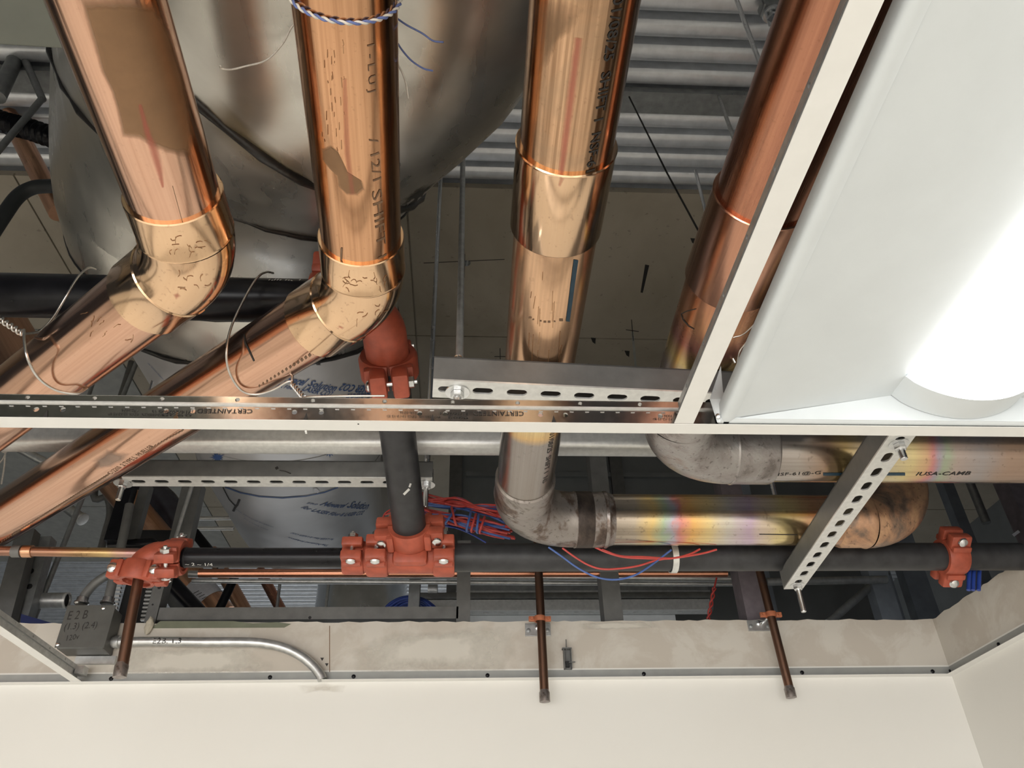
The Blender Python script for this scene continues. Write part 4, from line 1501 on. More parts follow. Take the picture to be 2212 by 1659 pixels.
# left elbow fitting with the stub under it
t = thing('pipe_elbow', (xl - 0.04, YM, ZM), 'orange grooved elbow at lower left above the leftmost copper stub', 'pipe fitting', 'orange grooved fittings')
cL = PY(322, 1222, YM)
cL.z = ZM + 0.0
mb = MB()
path, te = arc_bend((xl - 0.075, YM, ZM + 0.004), -X3, (-0.12, 0.05, -1), 0.034, 10)
mb.tube([Vector((xl, YM, ZM))] + path + [path[-1] + Vector((-0.004, 0.002, -0.02))], 0.030, 24)
mb.build('elbow_body', M['orange'], t, 40)
coupling(t, (xl - 0.018, YM, ZM), X3, (0, -0.75, -0.65), 0.0275, 0.042)
eL = path[-1] + Vector((-0.003, 0.002, -0.006))
coupling(t, eL, (-0.1, 0.05, -1), (1, -0.15, 0), 0.0275, 0.040)

# ================================================================== STRUTS AND RODS
def strut(name, o, W, L, label, group='slotted strut channels', end_in=0.03, sl=(0.0143, 0.0071), pitch=0.0476, ph=0.024, wdt=0.041, mat='galvlt', side='stud'):
    """slotted channel: slotted face down, W = along, o = near lower corner, runs L; wdt across"""
    W = Vector(W).normalized()
    V = Z3.cross(W).normalized()
    t = thing(name, Vector(o) + W * L / 2, label, 'strut', group)
    mb = MB()
    hs = []
    u = ph
    while u < L - 0.015:
        hs.append((u, wdt / 2, sl[0], sl[1]))
        u += pitch
    mb.plate(o, W, V, Z3, L, 0, wdt, hs, 0.0025)
    mb.build('slotted_face', M[mat], t)
    for k, v in enumerate((0, wdt - 0.0025)):
        m2 = MB()
        a = Vector(o) + V * v
        m2.prism([(0, 0.0026), (0.0025, 0.0026), (0.0025, 0.041), (0, 0.041)], a, V, Z3, W, L)
        s = 1 if k == 0 else -1
        b = a + V * (0 if k == 0 else 0.0025) + Z3 * 0.0385
        m2.prism([(0, 0), (s * 0.0095, 0), (s * 0.0095, -0.007), (s * 0.0072, -0.007), (s * 0.0072, 0.0025), (0, 0.0025)], b, V, Z3, W, L)
        m2.build('channel_side', M[side], t)
    return t


def rod_parts(t, foot, top, r=0.0048, nut_at=None, wr=0.0165):
    """threaded rod with washer and nut under a strut"""
    foot, top = Vector(foot), Vector(top)
    d = (top - foot).normalized()
    L = (top - foot).length
    mb = MB()
    n = int(min(0.12, L) / 0.0018)
    prof = []
    for i in range(n):
        prof.append((i * 0.0018, r * (1.06 if i % 2 else 0.90)))
    prof.append((L, r))
    mb.lathe(foot, d, prof, 12)
    mb.build('shank', M['zinc'], t, 60)
    if nut_at is not None:
        q = foot + d * ((nut_at - foot.z) / d.z)
        MB().lathe(q - d * 0.0022, d, [(0, wr), (0.002, wr)], 24).build('washer', M['zinc'], t, 30)
        mb = MB()
        mb.lathe(q - d * 0.0115, d, [(0, 0.0080), (0.0012, 0.0094), (0.009, 0.0094)], 6)
        mb.build('nut', M['zinc'], t, 20)


# right near strut under the middle copper pipe
o = Vector((-0.0460, 0.8555, 0.6185))
Wd = Vector((0.342, 0.0205, 0)).normalized()
strut('strut_channel', o, Wd, 0.47, 'slotted galvanized strut under the middle copper pipe, just above the main tee', ph=0.0215)
q = PZ(988, 846, 0.6185)
t = thing('threaded_rod', q, 'short threaded stud with washer and hex nut under the near slotted strut', 'rod', 'threaded hanger rods')
rod_parts(t, q - Z3 * 0.018, q + Z3 * 0.06, 0.0058, 0.6185, 0.0170)
a, b = PY(993, 784, 0.885), PD(1000, 340, 1.86)
mb = MB()
mb.tube([a - (b - a) * 0.02, b + (b - a) * 0.75], 0.0058, 12)
tag(mb.build('hanger_rod', M['galv'], None, 40), 'long bright hanger rod rising from the near slotted strut to behind the duct rim', 'rod', 'threaded hanger rods')
# left far strut
zL = 0.80
o = PZ(262, 1030, zL)
e_ = PZ(934, 1033, zL)
Wd = (e_ - o)
tl = strut('strut_channel', o, Wd, Wd.length, 'slotted galvanized strut across the printed film duct, behind the dark branch pipe', ph=0.028)
MB().box(PY(598, 1011, o.y - 0.0012), (0.006, 0.001, 0.006), (Vector((0.8, 0, 0.6)), Y3, Vector((-0.6, 0, 0.8)))).build('tape_scrap', M['ink'], tl)
MB().tube([PY(604, 1016, o.y - 0.002), PY(616, 1018, o.y - 0.002), PY(628, 1023, o.y - 0.002)], 0.0011, 6).build('tape_scrap', M['ink'], tl)
for (px, py, f, lbl) in ((266, 1043, (258, 1080), 'short threaded rod end with large washer at the left end of the far strut'),
                         (921, 1046, (914, 1097), 'threaded rod passing through the right end of the far strut beside the dark branch pipe')):
    q = PZ(px, py, zL)
    ft = PY(f[0], f[1], q.y)
    t = thing('threaded_rod', q, lbl, 'rod', 'threaded hanger rods')
    rod_parts(t, Vector((q.x, q.y, ft.z)), Vector((q.x, q.y, ZS)), 0.0058, zL, 0.019)
# anchor plate where the long rod meets the board
q = PZ(921, 1046, zL)
MB().lathe((q.x, q.y, ZS - 0.006), Z3, [(0, 0.012), (0.003, 0.018), (0.006, 0.018)], 16).build('rod_anchor', M['zinc'])
tag(bpy.data.objects['rod_anchor'], 'round anchor where the long hanger rod meets the brown board', 'anchor')
q2 = PZ(1008, 569, ZS - 0.002)
mb = MB().lathe(q2, Z3, [(-0.01, 0.004), (-0.004, 0.010), (0.002, 0.014)], 12)
tag(mb.build('rod_anchor', M['galvdk']), 'small unused anchor in the brown board, just right of the flat steel hanger', 'anchor')
# diagonal strut on the right
o = PZ(1872, 945, 0.600)
e_ = PZ(1690, 1273, 0.600)
o = o + (o - e_).normalized() * 0.05
W_ = (e_ - o)
V_ = Z3.cross(W_.normalized())
o2 = o if V_.x > 0 else o
dk_o = PZ(1920, 942, 0.600)
dk_e = PZ(1693, 1273, 0.600)
Wd = (dk_e - dk_o).normalized()
st = dk_o - Wd * 0.06
Ls = (dk_e - st).length
# V = Z x W points to -x for W = +y, so start from the right-hand edge
V_ = Z3.cross(Wd).normalized()
strut('strut_channel', st - V_ * 0.041, Wd, Ls, 'slotted strut slanting across the two burnt copper runs at right, open end near the wall', ph=0.030)
for (px, py, f, lbl, top) in ((1941, 958, (1952, 992), 'threaded rod with washer at the upper end of the slanting strut', 0.95), (1722, 1263, (1734, 1322), 'threaded rod with nut hanging from the lower end of the slanting strut', 1.3)):
    q = PZ(px, py, 0.600)
    ft = PY(f[0], f[1], q.y)
    t = thing('threaded_rod', q, lbl, 'rod', 'threaded hanger rods')
    rod_parts(t, Vector((q.x, q.y, ft.z)), Vector((q.x, q.y, ZS)), 0.0055, 0.600, 0.015)
# pale rounded bar across
mb = MB()
c = PY(600, 955, 1.40)
w_, h_ = 0.026, 0.030
pr = []
for k in range(24):
    g = 2 * pi * k / 24
    cx_, sy_ = cos(g), sin(g)
    pr.append((w_ * math.copysign(abs(cx_) ** 0.45, cx_), h_ * math.copysign(abs(sy_) ** 0.45, sy_)))
zbar = PY(600, 973, 1.40 + 0.0).z + h_ + 0.001
mb.prism(pr, (-1.9, 1.40, zbar), Y3, Z3, X3, 2.36)
tag(mb.build('steel_tube', M['galvlt'], smooth=40), 'pale galvanized tube crossing right behind the white main tee', 'steel tube')

# brace wires on the right
mb = MB().tube([PZ(1357, 205, ZS + 0.02), PZ(1440, 372, 1.50), PZ(1516, 512, 1.20)], 0.0022, 8)
tag(mb.build('brace_wire', M['ink']), 'thin dark brace wire slanting from the deck down to the rightmost copper pipe', 'wire')
mb = MB().tube([PZ(1552, 207, ZS + 0.02), PZ(1590, 312, 1.5)], 0.005, 10)
tag(mb.build('brace_rod', M['galv']), 'bright slanting rod beside the rightmost copper pipe, under the deck', 'rod')
mb = MB()
for px in (1575, 1602):
    mb.box(PZ(px, 222, ZS + 0.01), (0.008, 0.06, 0.006), (Vector((cos(0.15), sin(0.15), 0)), Vector((-sin(0.15), cos(0.15), 0)), Z3))
tag(mb.build('deck_clip', M['galvdk']), 'pair of small steel clips beside the slanting rod under the deck', 'clip')
# beam clamp in the top right corner of the open deck
t = thing('beam_clamp', PZ(1668, 30, ZS - 0.08), 'cluster of steel nuts and clamp jaws under the deck beside the rightmost copper pipe', 'clamp')
c = PZ(1668, 30, ZS - 0.03)
MB().lathe(c - Z3 * 0.04, Z3, [(0, 0.012), (0.01, 0.020), (0.02, 0.020), (0.024, 0.012)], 6).build('nut', M['zinc'], t, 20)
MB().lathe(c - Z3 * 0.08, Z3, [(0, 0.006), (0.09, 0.006)], 10).build('stem', M['zinc'], t, 30)
MB().lathe(c - Z3 * 0.005, Z3, [(0, 0.024), (0.004, 0.026), (0.008, 0.024)], 20).build('washer', M['zinc'], t, 30)
MB().box(c + Z3 * 0.03, (0.05, 0.04, 0.035), None, 0.006).build('jaw', M['galvdk'], t)

# ================================================================== TIE WIRES
def helix(p, q, r, turns, ph):
    p, q = Vector(p), Vector(q)
    d = (q - p)
    a, b = frame_of(d)
    n = turns * 10
    return [p + d * (k / n) + (a * cos(2 * pi * turns * k / n + ph) + b * sin(2 * pi * turns * k / n + ph)) * r for k in range(n + 1)]


# wire cradling pipe A leg
zA2 = 0.723
t = thing('hanger_wire', PZ(130, 840, 0.66), 'steel tie wire looped under the leftmost copper pipe with a twisted tail at its left', 'wire', 'steel tie wires')
pts = [PZ(52, 712, 0.720), PZ(53, 740, 0.695), PZ(60, 775, 0.672), PZ(82, 815, 0.664), PZ(120, 842, 0.664), PZ(165, 850, 0.668), PZ(188, 838, 0.685)]
MB().tube(spline(pts, 6), 0.0020, 8).build('loop', M['wire'], t, 60)
pts = [PZ(52, 722, 0.722), PY(85, 715, 0.99), PY(112, 690, 0.96), PY(140, 645, 0.935), PY(168, 600, 0.93), PY(190, 579, 0.945), PY(206, 582, 0.975)]
MB().tube(spline(pts, 6), 0.0020, 8).build('riser', M['wire'], t, 60)
for ph in (0, pi):
    MB().tube(helix(PZ(50, 722, 0.722), PZ(-8, 684, 0.74), 0.0036, 3, ph), 0.0017, 8).build('twist', M['wire'], t, 60)
# wire cradling pipe B leg
t = thing('hanger_wire', PZ(520, 800, 0.70), 'steel tie wire looped under the second copper pipe, long straight tail above the main tee', 'wire', 'steel tie wires')
pts = [PY(590, 590, 0.970), PY(575, 588, 0.945), PY(556, 600, 0.932), PY(528, 645, 0.932), PY(500, 705, 0.94), PZ(489, 760, 0.735), PZ(496, 805, 0.718), PZ(520, 842, 0.708), PZ(552, 852, 0.707), PZ(590, 842, 0.710), PZ(618, 826, 0.716), PZ(632, 823, 0.718)]
MB().tube(spline(pts, 6), 0.0019, 8).build('loop', M['wire'], t, 60)
MB().tube(spline([PZ(633, 806, 0.73), PZ(631, 822, 0.718), PZ(632, 836, 0.708)], 5), 0.0019, 8).build('tail', M['wire'], t, 60)
for ph in (0, pi):
    MB().tube(helix(PZ(630, 828, 0.70), PZ(656, 860, 0.66), 0.0030, 3, ph), 0.0016, 8).build('twist', M['wire'], t, 60)
MB().tube(spline([PZ(656, 858, 0.66), PZ(672, 857, 0.655), PZ(740, 855.5, 0.65), PZ(831, 855, 0.645)], 6), 0.0016, 8).build('tail', M['wire'], t, 60)
# loose thin wires in the gap left of the troffer
t = thing('tie_wire', PZ(1600, 740, 0.66), 'loose doubled tie wires in the dark gap between cross tee and troffer', 'wire', 'steel tie wires')
for pts in ([(1584, 729, .655), (1605, 722, .655), (1630, 700, .655), (1657, 678, .655)], [(1640, 690, .66), (1648, 676, .66), (1660, 668, .66)], [(1632, 718, .65), (1610, 742, .65), (1598, 758, .65), (1594, 775, .645), (1592, 790, .64), (1586, 805, .635), (1584, 815, .63)],
            [(1572, 755, .68), (1588, 784, .66)]):
    MB().tube(spline([PZ(*p) for p in pts], 6), 0.0011 if pts[0][0] != 1572 else 0.0017, 6).build('strand', M['wire'], t, 60)
# string knot at the left edge
t = thing('string_knot', PZ(10, 1000, 0.75), 'pale knotted string hanging at the left edge below the main tee', 'string')
for pts in ([(12, 967, .9), (11, 985, .9), (9, 1010, .89), (3, 1045, .88)], [(12, 980, .9), (6, 992, .9), (-3, 1002, .9)], [(12, 970, .9), (24, 972, .9), (36, 962, .9)]):
    MB().tube(spline([PZ(*p) for p in pts], 5), 0.0018, 6).build('strand', M['twine'], t, 60)
MB().tube(helix(PZ(8, 974, .9), PZ(18, 966, .9), 0.005, 3, 0), 0.0018, 6).build('knot', M['twine'], t, 60)

# ================================================================== WIRE BUNDLE
yW = 1.66
t = thing('wire_bundle', PY(1000, 1120, yW), 'thick wrapped bundle of red and blue wires, right of the dark branch pipe', 'wire')
rw = random.Random(11)
for k in range(40):
    f = k / 39
    col = 'blue' if k % 4 == 3 else 'red'
    upper = k % 3 == 0
    if upper:
        a = (905 + rw.uniform(-10, 5), 1062 + rw.uniform(0, 34))
        b = (1085 + rw.uniform(0, 20), 1108 + rw.uniform(-18, 22))
        mid = (990, 1083 + rw.uniform(-8, 16))
    else:
        a = (900 + rw.uniform(-10, 5), 1092 + rw.uniform(0, 26))
        b = (1108 + rw.uniform(-25, 6), 1152 + rw.uniform(-16, 14))
        mid = (1000 + rw.uniform(-10, 10), 1116 + rw.uniform(-2, 22))
    dy = rw.uniform(-0.025, 0.025)
    pts = [PY(a[0], a[1], yW + dy), PY((a[0] + mid[0]) / 2, (a[1] + mid[1]) / 2 + rw.uniform(-5, 5), yW + rw.uniform(-0.02, 0.02)), PY(mid[0], mid[1], yW + dy * 0.6),
           PY((b[0] + mid[0]) / 2, (b[1] + mid[1]) / 2 + rw.uniform(-5, 5), yW + rw.uniform(-0.02, 0.02)), PY(b[0], b[1], yW + dy)]
    MB().tube(spline(pts, 6), 0.0027, 6).build('wire', M[col], t, 60)
for (x0, y0, x1, y1, col) in ((975, 1098, 985, 1133, 'red'), (982, 1102, 962, 1130, 'blue'), (1016, 1108, 1008, 1145, 'blue'), (1027, 1112, 1018, 1147, 'red'), (1033, 1114, 1030, 1149, 'blue'), (1046, 1118, 1036, 1150, 'red')):
    pts = [PY(x0, y0, yW + 0.02), PY(x0 + 1, y0 - 1, yW - 0.03), PY((x0 + x1) / 2, (y0 + y1) / 2, yW - 0.05), PY(x1, y1, yW - 0.035), PY(x1 + 5, y1 + 2, yW + 0.01)]
    MB().tube(spline(pts, 6), 0.0028, 6).build('wrap', M[col], t, 60)
for pts in ([(905, 1118), (960, 1132), (1010, 1150), (1050, 1172)], [(905, 1122), (950, 1134), (985, 1140)]):
    MB().tube(spline([PY(p[0], p[1], yW + 0.01) for p in pts], 6), 0.0020, 6).build('wire', M['navy'], t, 60)
for pts in ([(868, 1096), (846, 1100), (830, 1112), (828, 1130), (842, 1142)], [(866, 1108), (848, 1107), (832, 1112)]):
    MB().tube(spline([PY(p[0], p[1], yW) for p in pts], 6), 0.0022, 6).build('wire', M['red'], t, 60)
# loose loops under the burnt run
lw = ((('red'), [(1215, 1184), (1240, 1202), (1270, 1220), (1300, 1229), (1340, 1228), (1380, 1222), (1412, 1212), (1440, 1206)], 'lower red loose wire sagging under the rainbow copper run'),
      (('red'), [(1285, 1182), (1310, 1193), (1345, 1203), (1390, 1206), (1440, 1207), (1480, 1202), (1520, 1195), (1548, 1187)], 'long red loose wire sagging just below the rainbow copper run'),
      (('red'), [(1300, 1187), (1340, 1201), (1390, 1203), (1450, 1206), (1490, 1197), (1512, 1186)], 'short red loose wire twisted along the long one below the rainbow run'),
      (('blue'), [(1185, 1182), (1215, 1203), (1250, 1228), (1290, 1247), (1330, 1252), (1370, 1243), (1405, 1222), (1450, 1188)], 'blue loose wire hanging lowest in a wide loop below the burnt copper run'))
for col, pts, lbl in lw:
    mb = MB().tube(spline([PY(p[0], p[1], 1.475) for p in pts], 6), 0.0021, 8)
    tag(mb.build('loose_wire', M[col], None, 60), lbl, 'wire', 'loose wires')
mb = MB()
for k in range(2):
    mb.tube(helix(PY(1543, 1270, 2.1), PY(1530, 1338, 2.1), 0.004, 2, pi * k), 0.0026, 6)
mb.tube([PY(1548, 1248, 2.1), PY(1543, 1270, 2.1)], 0.0026, 6)
tag(mb.build('twisted_wire', M['red'], None, 60), 'pinkish red twisted wire dropping behind the wall edge, left of the right stub', 'wire', 'loose wires')
# pipe strap on the main
t = MB()
c = Vector((PY(1452, 1200, YM).x, YM, ZM))
ring = ring_wire(c, X3, RM + 0.0012, 40)
vs, fs = [], []
for p in ring:
    d = (p - c).normalized()
    for dx in (-0.0065, 0.0065):
        vs += [p + X3 * dx, p + X3 * dx + d * 0.002]
for i in range(40):
    a = i * 4
    b = (i + 1) * 4
    fs += [(a, a + 2, b + 2, b), (a + 1, b + 1, b + 3, a + 3), (a, b, b + 1, a + 1), (a + 2, a + 3, b + 3, b + 2)]
t.add(vs, fs)
t.box(c + Z3 * (RM + 0.03), (0.013, 0.003, 0.06))
tag(t.build('pipe_strap', M['galvlt'], None, 40), 'pale metal strap hanger around the black main, crossed by the red loose wires', 'pipe hanger')

# ================================================================== COPPER STUBS ON THE WALL
def stub(x, y, z0, z1, label, lean=(0, 0), rr=0.0108, clamp=True, plate_px=None):
    t = thing('copper_stub', (x, y, z0), label, 'copper pipe', 'brown copper stubs')
    top = Vector((x + lean[0], y + lean[1], z1))
    mb = MB()
    mb.tube([(x, y, z0 + 0.02), (Vector((x, y, z0)) + top) / 2, top], rr, 24)
    mb.build('pipe', M['cu_stub'], t, 35)
    d = (top - Vector((x, y, z0))).normalized()
    m2 = MB()
    m2.lathe((x, y, z0), d, [(0, rr * 0.75), (0.0008, rr * 1.18), (0.022, rr * 1.20), (0.0245, rr * 1.06), (0.028, rr * 1.02)], 24)
    m2.build('end_cap', M['soot'], t, 35)
    return t, d


def clampset(x, y, z, d, label, label2, tilt=0.0):
    t = thing('pipe_clamp', (x, y, z), label, 'clamp', 'orange pipe clamps')
    for s in (-1, 1):
        mb = MB()
        N = 12
        vs, fs = [], []
        for i in range(N + 1):
            g = pi * i / N
            e = Vector((cos(g), s * sin(g), 0))
            for r_, dz in ((0.0112, -0.0065), (0.0138, -0.0065), (0.0138, 0.0065), (0.0112, 0.0065)):
                vs.append(Vector((x, y, z + dz)) + e * r_)
        for i in range(N):
            for j in range(4):
                fs.append((i * 4 + j, i * 4 + (j + 1) % 4, (i + 1) * 4 + (j + 1) % 4, (i + 1) * 4 + j))
        fs += [(0, 1, 2, 3), tuple(N * 4 + j for j in range(4))]
        mb.add(vs, fs)
        for sx in (-1, 1):
            mb.box((x + sx * 0.0205, y + s * 0.0022, z), (0.015, 0.0030, 0.0125), None, 0.001)
        mb.build('half_clamp', M['rust'], t, 35)
    for sx in (-1, 1):
        MB().lathe((x + sx * 0.0205, y - 0.008, z), Y3, [(0, 0.0038), (0.003, 0.0038), (0.0035, 0.002), (0.017, 0.002)], 8).build('bolt', M['rust'], t, 30)
    MB().lathe((x, y + 0.013, z), Y3, [(0, 0.004), (WB - y - 0.016, 0.004)], 10).build('stand_off', M['zinc'], t, 30)
    return t


sx, sy = 0.193, 1.925
s_mid = PY(1177, 1517, sy)
t, d = stub(s_mid.x, sy, s_mid.z, 0.87, 'middle brown copper stub hanging in front of the wall, orange clamp near its top', (-0.001, 0))
clampset(PY(1166, 1337, sy).x, sy, PY(1166, 1337, sy).z, d, 'orange pipe clamp holding the middle copper stub', '')
s_r = PY(1710, 1508, sy)
t, d = stub(s_r.x, sy, s_r.z, 0.87, 'right brown copper stub hanging in front of the wall near the corner', (-0.013, 0))
clampset(PY(1665, 1328, sy).x, sy, PY(1665, 1328, sy).z, d, 'orange pipe clamp holding the right copper stub', '')
s_l = PY(258, 1464, 1.572)
t, d = stub(s_l.x, 1.572, s_l.z, eL.z + 0.004, 'left brown copper stub dropping from the orange elbow beside the junction box', (eL.x - s_l.x, eL.y - 1.572))
for (x0, y0, x1, y1, lbl) in ((1134, 1347, 1190, 1374, 'small galvanized plate screwed to the wall behind the middle copper stub'), (1613, 1340, 1668, 1363, 'small galvanized plate on the wall behind the right copper stub, bright bolt on it')):
    a, b = PY(x0, y0, WB - 0.003), PY(x1, y1, WB - 0.003)
    t = thing('backing_plate', (a + b) / 2, lbl, 'plate', 'clamp backing plates')
    MB().box2((a.x, WB - 0.004, b.z), (b.x, WB - 0.0005, a.z), 0.0006).build('plate', M['galv'], t)
    for f in (0.13, 0.87):
        screw((a.x + (b.x - a.x) * f, WB - 0.004, (a.z + b.z) / 2 - 0.002), -Y3, 0.0058, t, 'galvdk')
    screw(((a.x + b.x) / 2, WB - 0.004, (a.z + b.z) / 2 + 0.006), -Y3, 0.0075, t, 'zinc', 'bolt_head')

# small clip box on the wall
c = PY(1225, 1424, WB)
t = thing('wall_bracket', c, 'tiny dark metal bracket with a pin on the wall, right of the middle copper stub', 'bracket')
MB().box2((c.x - 0.010, WB - 0.018, c.z - 0.026), (c.x - 0.008, WB, c.z + 0.022)).build('cheek', M['stud'], t)
MB().box2((c.x + 0.008, WB - 0.018, c.z - 0.026), (c.x + 0.010, WB, c.z + 0.022)).build('cheek', M['stud'], t)
MB().box2((c.x - 0.010, WB - 0.004, c.z - 0.026), (c.x + 0.010, WB, c.z + 0.022)).build('back', M['stud'], t)
MB().box2((c.x - 0.013, WB - 0.02, c.z + 0.021), (c.x + 0.011, WB - 0.004, c.z + 0.0235)).build('lip', M['stud'], t)
MB().tube([(c.x - 0.002, WB - 0.012, c.z + 0.02), (c.x - 0.001, WB - 0.012, c.z + 0.046)], 0.0012, 6).build('pin', M['stud'], t)
MB().tube([(c.x + 0.002, WB - 0.015, c.z - 0.012), (c.x + 0.018, WB - 0.015, c.z - 0.011)], 0.0014, 6).build('cross_pin', M['stud'], t)
MB().box2((c.x - 0.006, WB - 0.012, c.z - 0.022), (c.x + 0.004, WB - 0.003, c.z - 0.008)).build('block', M['dark'], t)

# ================================================================== JUNCTION BOX AND CONDUITS
yB = 1.915
a, b = PY(142, 1307, yB), PY(222, 1400, yB)
tl_, tr_ = PY(142, 1307, yB), PY(245, 1305, yB)
bl_ = PY(117, 1399, yB)
zt_, zb_ = tl_.z, bl_.z
x0, x1 = bl_.x, PY(224, 1401, yB).x
t = thing('junction_box', ((x0 + x1) / 2, yB, zb_), 'grey steel junction box with handwriting E2B on its cover, lower left', 'electrical box')
M['boxgrey'] = plain('dull_box_steel', (0.105, 0.105, 0.098), 0.5, 0.3, 0.1, 30)
MB().box2((x0 + 0.004, yB + 0.003, zb_ - 0.002), (x1 - 0.004, WB - 0.004, zt_ - 0.004), 0.002).build('box', M['boxgrey'], t)
cv = MB().box2((x0, yB, zb_), (x1, yB + 0.003, zt_), 0.001)
cvo = cv.build('cover', M['boxgrey'], t)
bvc = cv.bvh()
for (s, p0, p1, h) in (('E 2 B', (143, 1339), (188, 1336), 20), ('(1.3) (2.4)', (136, 1361), (209, 1356), 15), ('120v', (140, 1385), (171, 1380), 13)):
    text_on(bvc, s, p0, p1, h, 'handwriting', M['ink'], cvo, 0.0, 0.12, lift=0.0006)
for px, py in ((224, 1313), (125, 1392)):
    screw(PY(px, py, yB), -Y3, 0.0052, t, 'zinc')
MB().box2((x0 + 0.03, WB - 0.012, zb_ - 0.022), (x1 + 0.01, WB - 0.001, zb_ - 0.004)).build('mounting_tab', M['galv'], t)
def conduit(name, pts, r, label, mat='galv', cat='conduit', n=18, sp=6):
    mb = MB().tube(spline(pts, sp), r, n)
    return tag(mb.build(name, M[mat], None, 40), label, cat, 'metal conduits')
pts = [PY(p[0], p[1], 1.962) for p in ((236, 1387), (330, 1386), (440, 1387), (520, 1387), (570, 1390), (615, 1400), (650, 1417), (676, 1438), (692, 1458))]
pts.append(Vector((pts[-1].x + 0.006, 1.962, ZC + 0.001)))
cd = conduit('bent_conduit', pts, 0.0115, 'long silver conduit bending down from the junction box to the wall angle')
mb = MB().tube(spline(pts, 6), 0.0115, 18)
text_on(mb.bvh(), 'E2B. 1,3', (328, 1390), (391, 1389), 10, 'handwriting', M['ink'], cd)
q = PY(240, 1387, 1.962)
mb = MB().lathe(q - X3 * 0.012, X3, [(0, 0.0165), (0.010, 0.0165), (0.012, 0.013), (0.02, 0.013), (0.021, 0.0155), (0.032, 0.0155), (0.033, 0.012)], 16)
tag(mb.build('conduit_connector', M['galv'], None, 30), 'silver set screw connector where the long conduit leaves the junction box', 'connector', 'conduit connectors')
for (pp, lbl, lbl2) in (([(177, 1300), (186, 1282), (206, 1260), (232, 1243), (262, 1232), (300, 1226)], 'grey flexible conduit curving up right from the junction box', 'silver connector on the left top of the junction box'),
                        ([(233, 1300), (240, 1270), (248, 1235), (258, 1195), (268, 1150), (280, 1090)], 'grey straight conduit rising from the right top of the junction box', 'silver connector on the right top of the junction box')):
    conduit('conduit', [PY(p[0], p[1], 1.945) for p in pp], 0.0115, lbl, 'stud')
    q = PY(pp[0][0], pp[0][1], 1.945)
    mb = MB().lathe(q - Z3 * 0.008, Z3, [(0, 0.014), (0.003, 0.0175), (0.007, 0.0175), (0.009, 0.014), (0.018, 0.014)], 16)
    tag(mb.build('conduit_connector', M['zinc'], None, 30), lbl2, 'connector', 'conduit connectors')

# ================================================================== STUDS AND TRACKS BEHIND THE WALL
yS = 2.03
def member(name, p0, p1, wd, dp, mat, label, cat='steel stud', group='dark steel studs', holes=()):
    p0, p1 = Vector(p0), Vector(p1)
    d = (p1 - p0).normalized()
    n, b = frame_of(d, (0, -1, 0))
    mb = MB()
    mb.prism([(-dp / 2, -wd / 2), (dp / 2, -wd / 2), (dp / 2, -wd / 2 + 0.0012), (-dp / 2 + 0.0012, -wd / 2 + 0.0012)][:0] or
             [(dp / 2, -wd / 2), (dp / 2, wd / 2), (-dp / 2, wd / 2), (-dp / 2, wd / 2 - 0.006), (dp / 2 - 0.003, wd / 2 - 0.006), (dp / 2 - 0.003, -wd / 2 + 0.006), (-dp / 2, -wd / 2 + 0.006), (-dp / 2, -wd / 2)],
             p0, n, b, d, (p1 - p0).length)
    o = mb.build(name, M[mat])
    for h in holes:
        q = p0.lerp(p1, h[0]) + n * (dp / 2 + 0.0006) + b * h[1]
        MB().lathe(q, n, [(0, h[2]), (0.0004, h[2])], 12).build('screw', M['dark'], o)
    return tag(o, label, cat, group)


tr0, tr1 = PY(350, 1333, yS), PY(990, 1333, yS)
zz = PY(650, 1333, yS).z
o = member('steel_track', (tr0.x, yS, zz), (tr1.x, yS, zz), 0.032, 0.06, 'stud', 'dark horizontal steel track lying along the top edge of the wall at left', holes=((0.502, 0.012, 0.004),))
x = PY(340, 1310, yS).x
member('steel_stud', (x, yS, 0.62), (x, yS, 0.86), 0.028, 0.05, 'stud', 'short upright stud with holes beside the junction box, left end of the dark track', holes=((0.62, 0.003, 0.0045), (0.43, -0.003, 0.0025)))
for (px, wd, zt2, lbl, m_) in ((1001, 0.036, 0.90, 'upright dark stud at the right end of the horizontal track', 'stud'), (1318, 0.050, 1.25, 'wide upright dark stud midway between the two right copper stubs', 'stud'),
                              (1622, 0.062, 1.25, 'wide blackish upright stud just left of the right copper stub', 'purple')):
    x = PY(px, 1300, yS).x
    member('steel_stud', (x, yS, 0.55), (x, yS, zt2), wd, 0.06, m_, lbl)
x = PY(895, 1295, 2.25).x
member('steel_stud', (x, 2.25, 0.70), (x, 2.25, 0.99), 0.032, 0.05, 'galvdk', 'tan grey upright stud in front of the blue cable coil')
# horizontal conduits behind the wall
for (pa, pb, r, m_, lbl, nm) in (((408, 1240), (1612, 1250), 0.010, 'galv', 'upper of two thin silver conduits running behind the orange tee', 'conduit'),
                                 ((415, 1255), (1612, 1262), 0.0065, 'galv', 'lower of two thin silver conduits running behind the orange tee', 'conduit')):
    a, b = PY(*pa, 2.20), PY(*pb, 2.20)
    conduit(nm, [a, a.lerp(b, 0.5), b], r, lbl, m_)
a, b = PY(1655, 1257, 2.46), PY(1915, 1252, 2.46)
conduit('conduit', [a, a.lerp(b, 0.5), b], 0.013, 'dull conduit behind the lower end of the slanting strut')
a, b = PY(430, 1238, 2.02), PY(1570, 1238, 2.02)
mb = MB().tube([a, b], 0.0115, 20)
tag(mb.build('copper_line', M['cu_dark'], None, 40), 'thin bright copper line running along just under the black main', 'copper pipe', 'small copper lines')
a, b = PY(-20, 1190, 1.62), PY(330, 1195, 1.62)
t = thing('copper_line', a, 'small brown copper line entering the orange elbow from the left edge', 'copper pipe', 'small copper lines')
